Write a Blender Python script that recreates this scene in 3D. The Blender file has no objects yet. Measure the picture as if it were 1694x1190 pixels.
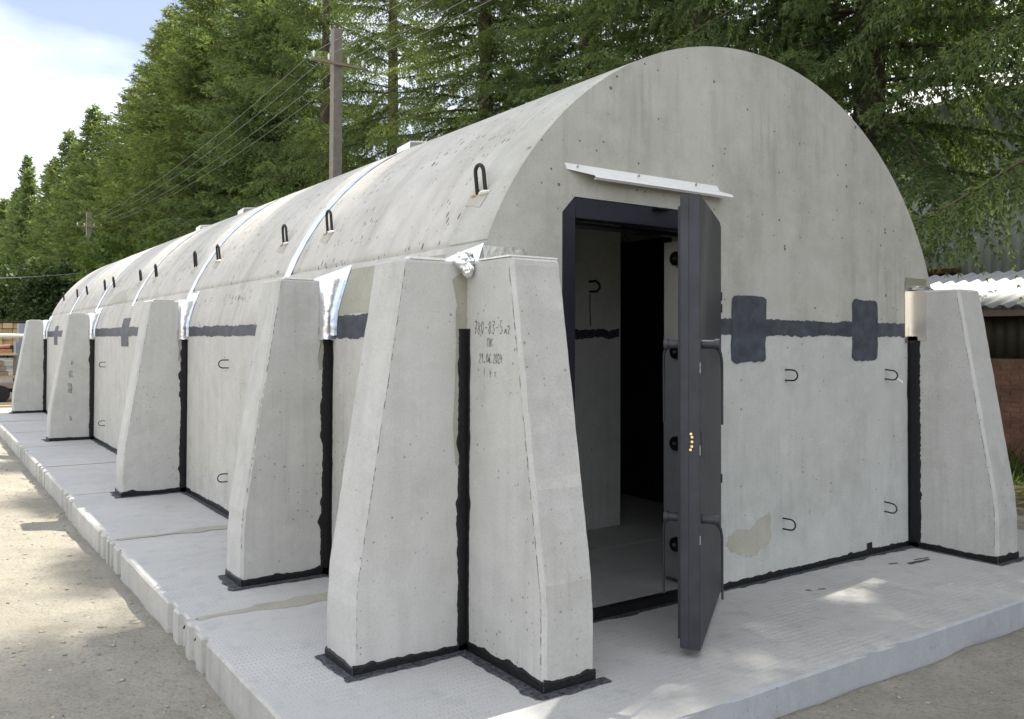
import bpy, bmesh, math, random
import numpy as np
from mathutils import Vector, Matrix, noise
PI = math.pi
scene = bpy.context.scene
COL = scene.collection
rnd = random.Random(7)

# ------------------------------------------------------------------ camera
YAW, PITCH, ROLL = math.radians(32.909), math.radians(0.9163), math.radians(0.2567)
fw = Vector((math.sin(YAW) * math.cos(PITCH), math.cos(YAW) * math.cos(PITCH), math.sin(PITCH)))
rt = fw.cross(Vector((0, 0, 1))).normalized()
up = rt.cross(fw)
r2 = rt * math.cos(ROLL) + up * math.sin(ROLL)
u2 = -rt * math.sin(ROLL) + up * math.cos(ROLL)
cam_data = bpy.data.cameras.new('camera')
cam = bpy.data.objects.new('camera', cam_data)
COL.objects.link(cam)
M = Matrix((r2, u2, -fw)).transposed().to_4x4()
M.translation = Vector((-2.2545, -3.4154, 1.5))
cam.matrix_world = M
cam_data.sensor_width = 36.0
cam_data.lens = 36.0 * 1387.2 / 1694.0
cam_data.shift_x = (847 - 759.9) / 1694.0
cam_data.shift_y = -(595 - 542.4) / 1694.0
cam_data.clip_start = 0.05
cam_data.clip_end = 5000
scene.camera = cam

# ------------------------------------------------------------------ sky, sun, exposure
SUN = Vector((0.50, 0.14, 0.92)).normalized()
EXPOSURE = 1.52
world = bpy.data.worlds.new('World')
scene.world = world
world.use_nodes = True
wn, wl = world.node_tree.nodes, world.node_tree.links
for n in list(wn): wn.remove(n)
w_out = wn.new('ShaderNodeOutputWorld')
w_bg = wn.new('ShaderNodeBackground'); w_bg.inputs['Strength'].default_value = 0.055
w_sky = wn.new('ShaderNodeTexSky'); w_sky.sky_type = 'NISHITA'; w_sky.sun_disc = False
w_sky.sun_elevation = math.asin(SUN.z); w_sky.sun_rotation = math.atan2(SUN.x, SUN.y)
w_sky.air_density = 0.75; w_sky.dust_density = 0.1; w_sky.ozone_density = 1.6
w_tc = wn.new('ShaderNodeTexCoord')
w_map = wn.new('ShaderNodeMapping'); w_map.inputs['Scale'].default_value = (1, 1, 2.6); w_map.inputs['Location'].default_value = (-5.162, -4.351, 4.908)
w_no = wn.new('ShaderNodeTexNoise'); w_no.inputs['Scale'].default_value = 1.35; w_no.inputs['Detail'].default_value = 6; w_no.inputs['Roughness'].default_value = 0.52
w_rp = wn.new('ShaderNodeValToRGB')
w_rp.color_ramp.elements[0].position = 0.36; w_rp.color_ramp.elements[0].color = (0.14, 0.14, 0.14, 1)
w_rp.color_ramp.elements[1].position = 0.70; w_rp.color_ramp.elements[1].color = (0.95, 0.95, 0.95, 1)
w_mix = wn.new('ShaderNodeMix'); w_mix.data_type = 'RGBA'
w_mix.inputs[7].default_value = (18.5, 18.6, 19.0, 1)
wl.new(w_tc.outputs['Generated'], w_map.inputs['Vector']); wl.new(w_map.outputs[0], w_no.inputs['Vector'])
wl.new(w_no.outputs['Fac'], w_rp.inputs[0]); wl.new(w_rp.outputs[0], w_mix.inputs[0])
wl.new(w_sky.outputs[0], w_mix.inputs[6]); wl.new(w_mix.outputs[2], w_bg.inputs['Color'])
wl.new(w_bg.outputs[0], w_out.inputs['Surface'])

sun_d = bpy.data.lights.new('sun', 'SUN'); sun_d.energy = 3.2; sun_d.angle = math.radians(0.6); sun_d.color = (1.0, 0.93, 0.80)
sun_o = bpy.data.objects.new('sun', sun_d); COL.objects.link(sun_o)
sun_o.rotation_euler = SUN.to_track_quat('Z', 'Y').to_euler()
sun_o.location = (20, 5, 40)

vs = scene.view_settings
vs.view_transform = 'Standard'; vs.look = 'None'; vs.exposure = EXPOSURE; vs.gamma = 1; vs.use_curve_mapping = False
scene.render.engine = 'CYCLES'
scene.cycles.max_bounces = 8
scene.cycles.diffuse_bounces = 4

# ------------------------------------------------------------------ materials
class NT:
    def __init__(s, name):
        s.m = bpy.data.materials.new(name); s.m.use_nodes = True
        s.n, s.l = s.m.node_tree.nodes, s.m.node_tree.links
        s.b = s.n['Principled BSDF']
    def new(s, t, **k):
        o = s.n.new(t)
        for a, v in k.items():
            if a.startswith('i_'):
                o.inputs[a[2:].replace('_', ' ')].default_value = v
            else: setattr(o, a, v)
        return o
    def link(s, a, b): s.l.new(a, b)
    def coord(s, kind='pos', scale=(1, 1, 1), loc=(0, 0, 0), rot=(0, 0, 0)):
        if kind == 'pos': src = s.new('ShaderNodeNewGeometry').outputs['Position']
        else: src = s.new('ShaderNodeTexCoord').outputs['Object']
        mp = s.new('ShaderNodeMapping'); mp.inputs['Scale'].default_value = scale
        mp.inputs['Location'].default_value = loc; mp.inputs['Rotation'].default_value = rot
        s.link(src, mp.inputs[0]); return mp.outputs[0]
    def noise(s, vec, scale, detail=4, rough=0.55):
        t = s.new('ShaderNodeTexNoise'); t.inputs['Scale'].default_value = scale
        t.inputs['Detail'].default_value = detail; t.inputs['Roughness'].default_value = rough
        s.link(vec, t.inputs['Vector']); return t.outputs['Fac']
    def ramp(s, fac, stops):
        r = s.new('ShaderNodeValToRGB'); el = r.color_ramp.elements
        while len(el) < len(stops): el.new(0.5)
        for e, (p, c) in zip(el, stops):
            e.position = p; e.color = (c, c, c, 1) if not hasattr(c, '__len__') else (*c, 1)
        s.link(fac, r.inputs[0]); return r.outputs[0]
    def mix(s, fac, a, b, mode='MIX'):
        m = s.new('ShaderNodeMix', data_type='RGBA', blend_type=mode)
        for i, v in ((0, fac), (6, a), (7, b)):
            if hasattr(v, 'links') or hasattr(v, 'is_linked'): s.link(v, m.inputs[i])
            else: m.inputs[i].default_value = v if i == 0 else ((*v, 1) if len(v) == 3 else v)
        return m.outputs[2]
    def math(s, op, a, b=None, c=None):
        m = s.new('ShaderNodeMath', operation=op)
        for i, v in enumerate((a, b, c)):
            if v is None: continue
            if hasattr(v, 'is_linked'): s.link(v, m.inputs[i])
            else: m.inputs[i].default_value = v
        return m.outputs[0]
    def bump(s, h, strength, dist=0.01, normal=None):
        b = s.new('ShaderNodeBump'); b.inputs['Strength'].default_value = strength; b.inputs['Distance'].default_value = dist
        s.link(h, b.inputs['Height'])
        if normal is not None: s.link(normal, b.inputs['Normal'])
        return b.outputs[0]
    def color(s, c):
        if hasattr(c, 'is_linked'): s.link(c, s.b.inputs['Base Color'])
        else: s.b.inputs['Base Color'].default_value = (*c, 1)
    def set(s, rough=0.8, metal=0.0, spec=0.3):
        s.b.inputs['Roughness'].default_value = rough; s.b.inputs['Metallic'].default_value = metal
        s.b.inputs['Specular IOR Level'].default_value = spec

def concrete(name, base, stain, streak=0.35, pores=0.55, pore_scale=26, mott=0.5, streak_scale=(7, 7, 0.55), bump=0.35, pore_stretch=(1, 1, 1), pore_amt=1.0, pore_pow=3.0):
    t = NT(name)
    v = t.coord('pos')
    big = t.noise(v, 1.1, 5, 0.6)
    mid = t.noise(v, 6.5, 5, 0.6)
    fine = t.noise(v, 90, 3, 0.6)
    sv = t.coord('pos', streak_scale)
    st = t.noise(sv, 1.0, 5, 0.62)
    c = t.mix(t.ramp(big, [(0.35, 0.0), (0.7, mott)]), base, stain)
    c = t.mix(t.math('MULTIPLY', t.ramp(st, [(0.5, 0.0), (0.72, 1.0)]), streak), c, tuple(x * 0.62 for x in stain))
    blot = t.noise(v, 2.6, 6, 0.68)
    c = t.mix(t.ramp(blot, [(0.52, 0.0), (0.70, 0.5)]), c, tuple(x * 0.82 for x in stain))
    c = t.mix(t.ramp(blot, [(0.30, 0.5), (0.45, 0.0)]), c, tuple(min(1, x * 1.14) for x in base))
    lite = t.ramp(mid, [(0.45, 0.0), (0.75, 0.38)])
    c = t.mix(lite, c, tuple(min(1, x * 1.22) for x in base))
    c = t.mix(t.math('MULTIPLY', t.ramp(fine, [(0.3, 1.0), (0.5, 0.0)]), 0.16), c, (0.12, 0.12, 0.11))
    s2 = t.math('MULTIPLY', t.ramp(t.noise(t.coord('pos', tuple(k * 3.6 for k in streak_scale[:2]) + (streak_scale[2] * 1.7,)), 1.0, 4, 0.6), [(0.50, 0.0), (0.66, 1.0)]), t.ramp(t.noise(v, 0.9, 3, 0.5), [(0.48, 0.0), (0.62, 1.0)]))
    c = t.mix(t.math('MULTIPLY', s2, min(1.0, streak * 0.75)), c, tuple(k * 0.55 for k in stain))
    # pores
    pv = t.coord('pos', pore_stretch)
    vo = t.new('ShaderNodeTexVoronoi'); vo.inputs['Scale'].default_value = pore_scale; vo.inputs['Randomness'].default_value = 1
    t.link(pv, vo.inputs['Vector'])
    wn_ = t.new('ShaderNodeSeparateColor'); t.link(vo.outputs['Color'], wn_.inputs[0])
    rad = t.math('MULTIPLY', t.math('POWER', wn_.outputs[0], pore_pow), 0.25 * pore_amt)
    dens = t.ramp(t.noise(v, 2.3, 3, 0.5), [(0.38, 0.3), (0.60, 1.0)])
    rad = t.math('MULTIPLY', rad, dens)
    pore = t.math('LESS_THAN', vo.outputs['Distance'], rad)
    c = t.mix(t.math('MULTIPLY', pore, pores), c, (0.05, 0.05, 0.045))
    t.color(c)
    h = t.math('ADD', t.math('MULTIPLY', mid, 0.7), t.math('MULTIPLY', fine, 0.35))
    h = t.math('SUBTRACT', h, t.math('MULTIPLY', pore, 0.8))
    t.link(t.bump(h, bump, 0.012), t.b.inputs['Normal'])
    t.set(0.88, 0, 0.2)
    return t.m

def plain(name, col, rough=0.6, metal=0.0, var=0.15, scale=20, spec=0.4, bump=0.0):
    t = NT(name)
    v = t.coord('pos')
    n = t.noise(v, scale, 4, 0.6)
    c = t.mix(t.ramp(n, [(0.3, 0.0), (0.7, 1.0)]), tuple(x * (1 - var) for x in col), tuple(min(1, x * (1 + var)) for x in col))
    t.color(c); t.set(rough, metal, spec)
    if bump: t.link(t.bump(n, bump, 0.01), t.b.inputs['Normal'])
    return t.m

MAT = {}
MAT['front'] = concrete('concrete_front', (0.44, 0.435, 0.40), (0.355, 0.35, 0.305), 0.40, 0.75, 19, 0.95, (3.2, 3.2, 0.55), pore_amt=0.9, pore_pow=1.9)
MAT['front_low'] = concrete('concrete_front_low', (0.48, 0.485, 0.465), (0.41, 0.415, 0.39), 0.25, 0.5, 26, 0.9, (5, 5, 1.0), 0.6)
MAT['wall'] = concrete('concrete_wall', (0.47, 0.46, 0.43), (0.40, 0.39, 0.35), 0.30, 0.45, 30)
MAT['roof'] = concrete('concrete_roof', (0.485, 0.47, 0.44), (0.41, 0.395, 0.35), 0.45, 0.75, 25, 0.8, (0.5, 4.5, 0.5), 0.5, (0.6, 1.5, 0.6), 1.5, 1.5)
MAT['buttress'] = concrete('concrete_buttress', (0.47, 0.465, 0.445), (0.40, 0.395, 0.365), 0.22, 0.45, 32)
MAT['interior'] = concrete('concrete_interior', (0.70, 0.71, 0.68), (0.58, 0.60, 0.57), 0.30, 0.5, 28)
MAT['mortar'] = concrete('mortar_patch', (0.34, 0.33, 0.275), (0.29, 0.28, 0.23), 0.2, 0.3, 50)
MAT['edge'] = concrete('concrete_slab_edge', (0.46, 0.45, 0.42), (0.36, 0.35, 0.31), 0.3, 0.8, 22, 0.7, (8, 8, 1.2), 0.6)
MAT['edge_smooth'] = concrete('concrete_slab_front_edge', (0.38, 0.39, 0.41), (0.33, 0.34, 0.36), 0.2, 0.3, 30, 0.6, (5, 5, 1.2), 0.3)
MAT['patch_grey'] = concrete('concrete_grey_patch', (0.41, 0.395, 0.345), (0.35, 0.335, 0.285), 0.25, 0.5, 40, 0.9)
MAT['damp'] = concrete('concrete_damp_stain', (0.33, 0.32, 0.265), (0.26, 0.25, 0.20), 0.3, 0.5, 40)
MAT['paint'] = plain('navy_paint', (0.052, 0.057, 0.073), 0.6, 0, 0.4, 11)
MAT['mastic'] = plain('black_mastic', (0.0055, 0.0055, 0.0065), 0.5, 0, 0.4, 40, 0.4, 0.5)
MAT['steel'] = plain('painted_steel', (0.025, 0.0265, 0.034), 0.5, 0, 0.35, 7, 0.45, 0.05)
MAT['frame'] = plain('frame_paint', (0.015, 0.015, 0.024), 0.5, 0, 0.15, 12, 0.4)
MAT['black'] = plain('black_plastic', (0.006, 0.006, 0.007), 0.35)
MAT['rebar'] = plain('rebar_steel', (0.020, 0.018, 0.017), 0.6, 0.2, 0.3, 60)
MAT['rust'] = plain('foam_orange', (0.42, 0.30, 0.16), 0.8, 0, 0.3, 60)
MAT['white'] = plain('white_sheet_metal', (0.74, 0.74, 0.73), 0.4, 0, 0.03, 8)
MAT['brass'] = plain('brass', (0.86, 0.70, 0.38), 0.22, 1.0, 0.1, 50)
MAT['zinc'] = plain('zinc', (0.6, 0.6, 0.6), 0.35, 1.0, 0.1, 50)
MAT['ink'] = plain('marker_ink', (0.15, 0.15, 0.155), 0.8, 0, 0.5, 140)
MAT['matt_white'] = plain('matt_white_coat', (0.72, 0.71, 0.68), 0.9, 0, 0.1, 60)

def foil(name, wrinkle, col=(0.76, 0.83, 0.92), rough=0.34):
    t = NT(name); v = t.coord('pos')
    n = t.noise(v, 16, 3, 0.5)
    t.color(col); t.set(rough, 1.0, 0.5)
    if wrinkle: t.link(t.bump(n, wrinkle, 0.02), t.b.inputs['Normal'])
    return t.m
MAT['foil'] = foil('aluminium_tape', 0.06)  # default blue tint paints the sky's reflection into the tape colour
MAT['foil_crumpled'] = foil('aluminium_tape_wrinkled', 0.45, (0.84, 0.85, 0.87), 0.33)
MAT['foil_warm'] = foil('aluminium_tape_warm', 0.12, (0.90, 0.84, 0.76), 0.42)  # beige tint paints the sunlit ground's reflection into the tape
MAT['foil_dull'] = foil('aluminium_tape_dull', 0.12, (0.58, 0.56, 0.53), 0.30)

def smear_mat():
    t = NT('mastic_smear'); v = t.coord('pos')
    n = t.noise(v, 55, 4, 0.6)
    t.color(t.mix(t.ramp(n, [(0.35, 0.0), (0.65, 1.0)]), (0.022, 0.023, 0.027), (0.10, 0.105, 0.115)))
    t.set(0.75, 0, 0.2); return t.m
MAT['smear'] = smear_mat()

def slab_mat():
    t = NT('ribbed_slab'); v = t.coord('pos')
    big = t.noise(v, 0.9, 5, 0.6); mid = t.noise(v, 7, 5, 0.65); fine = t.noise(v, 70, 3, 0.6)
    c = t.mix(t.ramp(big, [(0.35, 0.0), (0.65, 0.8)]), (0.395, 0.392, 0.382), (0.455, 0.45, 0.435))
    c = t.mix(t.ramp(mid, [(0.52, 0.0), (0.75, 0.65)]), c, (0.29, 0.295, 0.30))
    st = t.noise(t.coord('pos', (1.2, 6, 1)), 1.5, 5, 0.65)
    c = t.mix(t.ramp(st, [(0.5, 0.0), (0.75, 0.6)]), c, (0.47, 0.47, 0.46))
    sx = t.new('ShaderNodeSeparateXYZ'); t.link(v, sx.inputs[0])
    k = 2 * PI / 0.042
    a = t.math('SINE', t.math('MULTIPLY', t.math('ADD', sx.outputs[0], t.math('MULTIPLY', sx.outputs[1], 0.55)), k))
    b = t.math('SINE', t.math('MULTIPLY', t.math('SUBTRACT', sx.outputs[0], t.math('MULTIPLY', sx.outputs[1], 0.55)), k))
    d = t.math('MULTIPLY', a, b)
    wear = t.ramp(t.noise(v, 1.6, 3, 0.5), [(0.38, 0.08), (0.62, 1.0)])
    groove = t.math('MULTIPLY', t.ramp(d, [(0.45, 0.0), (0.8, 1.0)]), wear)
    c = t.mix(t.math('MULTIPLY', groove, 0.32), c, (0.23, 0.235, 0.25))
    c = t.mix(t.math('MULTIPLY', t.ramp(fine, [(0.3, 1.0), (0.48, 0.0)]), 0.22), c, (0.17, 0.17, 0.18))
    t.color(c)
    h = t.math('SUBTRACT', t.math('MULTIPLY', fine, 0.4), t.math('MULTIPLY', groove, 0.55))
    t.link(t.bump(h, 0.5, 0.008), t.b.inputs['Normal'])
    t.set(0.75, 0, 0.3); return t.m
MAT['slab'] = slab_mat()

def ground_mat():
    t = NT('sandy_ground'); v = t.coord('pos')
    big = t.noise(v, 0.55, 5, 0.6); mid = t.noise(v, 4, 6, 0.65); fine = t.noise(v, 45, 5, 0.7); grit = t.noise(v, 150, 2, 0.6)
    c = t.mix(t.ramp(big, [(0.35, 0.0), (0.65, 1.0)]), (0.325, 0.305, 0.258), (0.40, 0.378, 0.32))
    c = t.mix(t.ramp(mid, [(0.45, 0.0), (0.75, 0.7)]), c, (0.26, 0.24, 0.195))
    c = t.mix(t.math('MULTIPLY', t.ramp(fine, [(0.30, 1.0), (0.5, 0.0)]), 0.5), c, (0.13, 0.12, 0.10))
    c = t.mix(t.math('MULTIPLY', t.ramp(grit, [(0.62, 0.0), (0.72, 1.0)]), 0.4), c, (0.46, 0.44, 0.38))
    sx = t.new('ShaderNodeSeparateXYZ'); t.link(v, sx.inputs[0])
    gx = t.math('ADD', sx.outputs[0], t.math('MULTIPLY', t.math('SUBTRACT', mid, 0.5), 3.0))
    g = t.ramp(t.math('MULTIPLY', t.math('SUBTRACT', gx, 6.2), 0.8), [(0.0, 0.0), (1.0, 1.0)])
    c = t.mix(g, c, t.mix(fine, (0.045, 0.06, 0.02), (0.15, 0.13, 0.07)))
    t.color(c)
    h = t.math('ADD', t.math('MULTIPLY', mid, 1.2), t.math('ADD', t.math('MULTIPLY', fine, 0.5), t.math('MULTIPLY', grit, 0.2)))
    t.link(t.bump(h, 0.9, 0.05), t.b.inputs['Normal'])
    t.set(0.95, 0, 0.1); return t.m
MAT['ground'] = ground_mat()

def foliage(name, dark, light, trans=0.35, hue_var=0.35):
    t = NT(name)
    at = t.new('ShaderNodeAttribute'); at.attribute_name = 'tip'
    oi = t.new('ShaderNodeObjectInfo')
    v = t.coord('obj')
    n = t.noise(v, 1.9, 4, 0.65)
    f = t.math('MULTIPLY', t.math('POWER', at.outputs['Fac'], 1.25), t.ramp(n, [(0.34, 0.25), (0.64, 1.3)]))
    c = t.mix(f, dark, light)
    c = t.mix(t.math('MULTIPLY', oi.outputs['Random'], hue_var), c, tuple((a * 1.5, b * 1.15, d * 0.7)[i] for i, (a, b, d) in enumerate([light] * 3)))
    t.n.remove(t.b)
    di = t.new('ShaderNodeBsdfDiffuse'); tr = t.new('ShaderNodeBsdfTranslucent'); gl = t.new('ShaderNodeBsdfGlossy')
    gl.inputs['Roughness'].default_value = 0.45; gl.inputs['Color'].default_value = (0.5, 0.5, 0.5, 1)
    t.link(c, di.inputs[0])
    t.link(t.mix(1.0, c, (1.25, 1.2, 0.55), 'MULTIPLY'), tr.inputs[0])
    ms = t.new('ShaderNodeMixShader'); ms.inputs[0].default_value = trans
    t.link(di.outputs[0], ms.inputs[1]); t.link(tr.outputs[0], ms.inputs[2])
    m2 = t.new('ShaderNodeMixShader'); m2.inputs[0].default_value = 0.04
    t.link(ms.outputs[0], m2.inputs[1]); t.link(gl.outputs[0], m2.inputs[2])
    t.link(m2.outputs[0], t.n['Material Output'].inputs['Surface'])
    return t.m
MAT['needles'] = foliage('spruce_needles', (0.060, 0.102, 0.052), (0.215, 0.295, 0.118), 0.55, 0.2)
MAT['leaves'] = foliage('broad_leaves', (0.05, 0.10, 0.025), (0.12, 0.19, 0.045), 0.4)
MAT['dark_leaves'] = foliage('dark_broad_leaves', (0.025, 0.05, 0.016), (0.065, 0.105, 0.03), 0.3)
MAT['weed'] = foliage('weed_leaves', (0.06, 0.11, 0.03), (0.13, 0.19, 0.05), 0.4)

def bark_mat():
    t = NT('spruce_bark'); v = t.coord('obj', (1, 1, 0.35))
    n = t.noise(v, 14, 5, 0.7)
    t.color(t.mix(n, (0.035, 0.027, 0.020), (0.15, 0.115, 0.09))); t.set(0.95, 0, 0.1)
    t.link(t.bump(n, 0.8, 0.03), t.b.inputs['Normal']); return t.m
MAT['bark'] = bark_mat()

def wood_mat(name, a, b):
    t = NT(name); v = t.coord('pos', (1, 1, 1)); n = t.noise(v, 6, 4, 0.6)
    t.color(t.mix(n, a, b)); t.set(0.8, 0, 0.2); return t.m
MAT['timber'] = wood_mat('fresh_timber', (0.46, 0.33, 0.17), (0.60, 0.46, 0.27))
MAT['oldwood'] = wood_mat('grey_timber', (0.20, 0.16, 0.12), (0.34, 0.28, 0.22))
MAT['polewood'] = plain('pole_concrete', (0.21, 0.19, 0.168), 0.9, 0, 0.15, 9, 0.2, 0.3)
MAT['wire'] = plain('aluminium_wire', (0.30, 0.30, 0.29), 0.6)
MAT['brick'] = plain('red_brick', (0.34, 0.18, 0.12), 0.9, 0, 0.35, 5, 0.2, 0.3)
MAT['mortar_joint'] = plain('brick_mortar', (0.27, 0.24, 0.21), 0.95, 0, 0.2, 30)
MAT['brownsheet'] = plain('brown_sheet', (0.055, 0.05, 0.035), 0.6)
MAT['whitesheet'] = plain('white_roof_sheet', (0.56, 0.57, 0.59), 0.5, 0, 0.05, 3)
MAT['greysheet'] = plain('grey_cladding', (0.58, 0.59, 0.66), 0.5, 0, 0.04, 3)
MAT['redwood'] = plain('red_window_frame', (0.24, 0.10, 0.075), 0.6)
MAT['glass'] = plain('dark_glass', (0.03, 0.035, 0.04), 0.08, 0, 0.1, 3, 0.5)
MAT['bluegrey'] = plain('bluegrey_metal', (0.26, 0.28, 0.34), 0.5)
MAT['jamb'] = plain('grey_jamb_paint', (0.22, 0.225, 0.235), 0.6, 0, 0.08, 10)
MAT['chip_shade'] = plain('painted_chip_shade', (0.21, 0.20, 0.18), 0.95, 0, 0.4, 60)
MAT['smudge'] = plain('grey_smudge', (0.27, 0.265, 0.25), 0.9, 0, 0.4, 40)
MAT['orange'] = plain('orange_paint', (0.38, 0.19, 0.11), 0.5)
MAT['green'] = plain('green_paint', (0.03, 0.16, 0.06), 0.5)
MAT['rubber'] = plain('rubber', (0.015, 0.014, 0.013), 0.7)
MAT['stone'] = plain('pebble', (0.30, 0.285, 0.25), 0.9, 0, 0.4, 30)
MAT['chip'] = plain('pale_wood_chip', (0.55, 0.47, 0.33), 0.8, 0, 0.2, 30)
MAT['dryleaf'] = plain('dry_leaf', (0.42, 0.33, 0.12), 0.8, 0, 0.3, 30)

# ------------------------------------------------------------------ mesh helpers
class MB:
    def __init__(s): s.v, s.f, s.sm = [], [], []
    def add(s, vs, fs, smooth=False):
        o = len(s.v); s.v += [tuple(p) for p in vs]
        s.f += [tuple(i + o for i in f) for f in fs]; s.sm += [smooth] * len(fs)
        return s
    def box(s, lo, hi, mtx=None):
        (x0, y0, z0), (x1, y1, z1) = lo, hi
        v = [Vector(p) for p in ((x0, y0, z0), (x1, y0, z0), (x1, y1, z0), (x0, y1, z0), (x0, y0, z1), (x1, y0, z1), (x1, y1, z1), (x0, y1, z1))]
        if mtx is not None: v = [mtx @ p for p in v]
        return s.add(v, [(0, 3, 2, 1), (4, 5, 6, 7), (0, 1, 5, 4), (1, 2, 6, 5), (2, 3, 7, 6), (3, 0, 4, 7)])
    def tube(s, pts, r, n=8, cap=True, smooth=True):
        pts = [Vector(p) for p in pts]; rs = r if hasattr(r, '__len__') else [r] * len(pts)
        rings = []; ref = None
        for i, p in enumerate(pts):
            d = (pts[min(i + 1, len(pts) - 1)] - pts[max(i - 1, 0)]).normalized()
            if ref is None:
                ref = Vector((0, 0, 1)) if abs(d.z) < 0.9 else Vector((1, 0, 0))
            a = (ref - d * ref.dot(d)).normalized(); ref = a; b = d.cross(a)
            rings.append([p + (a * math.cos(2 * PI * k / n) + b * math.sin(2 * PI * k / n)) * rs[i] for k in range(n)])
        v = [q for rg in rings for q in rg]; f = []
        for i in range(len(pts) - 1):
            for k in range(n):
                f.append((i * n + k, i * n + (k + 1) % n, (i + 1) * n + (k + 1) % n, (i + 1) * n + k))
        s.add(v, f, smooth)
        if cap:
            s.add(rings[0], [tuple(range(n))[::-1]]); s.add(rings[-1], [tuple(range(n))])
        return s
    def prism(s, poly, axis_pts):
        """poly: function list of points at start and end"""
        a, b = axis_pts(0, poly), axis_pts(1, poly); n = len(poly)
        s.add(a + b, [tuple(range(n))[::-1], tuple(range(n, 2 * n))] + [(i, (i + 1) % n, n + (i + 1) % n, n + i) for i in range(n)])
        return s
    def build(s, name, mat, parent=None, loc=None):
        me = bpy.data.meshes.new(name); me.from_pydata(s.v, [], s.f)
        me.polygons.foreach_set('use_smooth', s.sm); me.update()
        me.materials.append(MAT[mat])
        o = bpy.data.objects.new(name, me); COL.objects.link(o)
        if parent: o.parent = parent
        if loc: o.location = loc
        return o

def empty(name, label, cat, loc=(0, 0, 0), group=None, rot=0):
    o = bpy.data.objects.new(name, None); COL.objects.link(o); o.empty_display_size = 0.2
    o.location = loc; o.rotation_euler[2] = rot; o['label'] = label; o['category'] = cat
    if group: o['group'] = group
    return o
def tag(o, label, cat, group=None):
    o['label'] = label; o['category'] = cat
    if group: o['group'] = group
    return o
def sn(x, seed, amp=1.0):
    return noise.noise(Vector((x, seed * 7.31, 1.7))) * amp

# ------------------------------------------------------------------ ground
GZ = -0.15
def axis(lo, hi, step, far):
    a = list(np.arange(lo, hi + 1e-6, step)); s = step
    l, h = [], []
    x = lo
    while x > -far: s *= 1.35; x -= s; l.append(x)
    s = step; x = hi
    while x < far: s *= 1.35; x += s; h.append(x)
    return l[::-1] + a + h
gx = axis(-5.2, 6.0, 0.085, 2500); gy = axis(-4.2, 14.0, 0.085, 2500)
def gh(x, y):
    d = max(0.0, max(-5.2 - x, x - 6, -4.2 - y, y - 14))
    fade = 1 / (1 + d * d * 0.05)
    h = noise.noise(Vector((x * 0.6, y * 0.6, 0))) * 0.03 + noise.noise(Vector((x * 2.2, y * 2.2, 3))) * 0.018 + noise.noise(Vector((x * 6, y * 6, 5))) * 0.009
    # shallow trampled trench beside the slabs and a low sand berm left of it
    if -1.5 < y < 17.5:
        e = -1.03 - x
        if e > 0: h += -0.035 * math.exp(-(e / 0.28) ** 2) + 0.05 * math.exp(-((e - 0.95) / 0.45) ** 2) * (0.6 + 0.6 * noise.noise(Vector((y * 0.7, 2, 9)))) * (1 / (1 + math.exp(-(y - 2.2) * 1.5)))
    if y < -1.07 and -1.2 < x < 5.4: h += 0.03 * math.exp(-((-1.07 - y) / 0.14) ** 2) * (0.5 + noise.noise(Vector((x * 2.5, 4, 1))))
    h *= fade
    if -1.0 < x < 5.2 and -1.04 < y < 17.2: h = min(h, -0.03)
    return GZ + h
gv = [(x, y, gh(x, y)) for y in gy for x in gx]
nx = len(gx)
gf = [(j * nx + i, j * nx + i + 1, (j + 1) * nx + i + 1, (j + 1) * nx + i) for j in range(len(gy) - 1) for i in range(nx - 1)]
g = MB(); g.add(gv, gf, True); g = g.build('ground', 'ground'); g['kind'] = 'structure'

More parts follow.
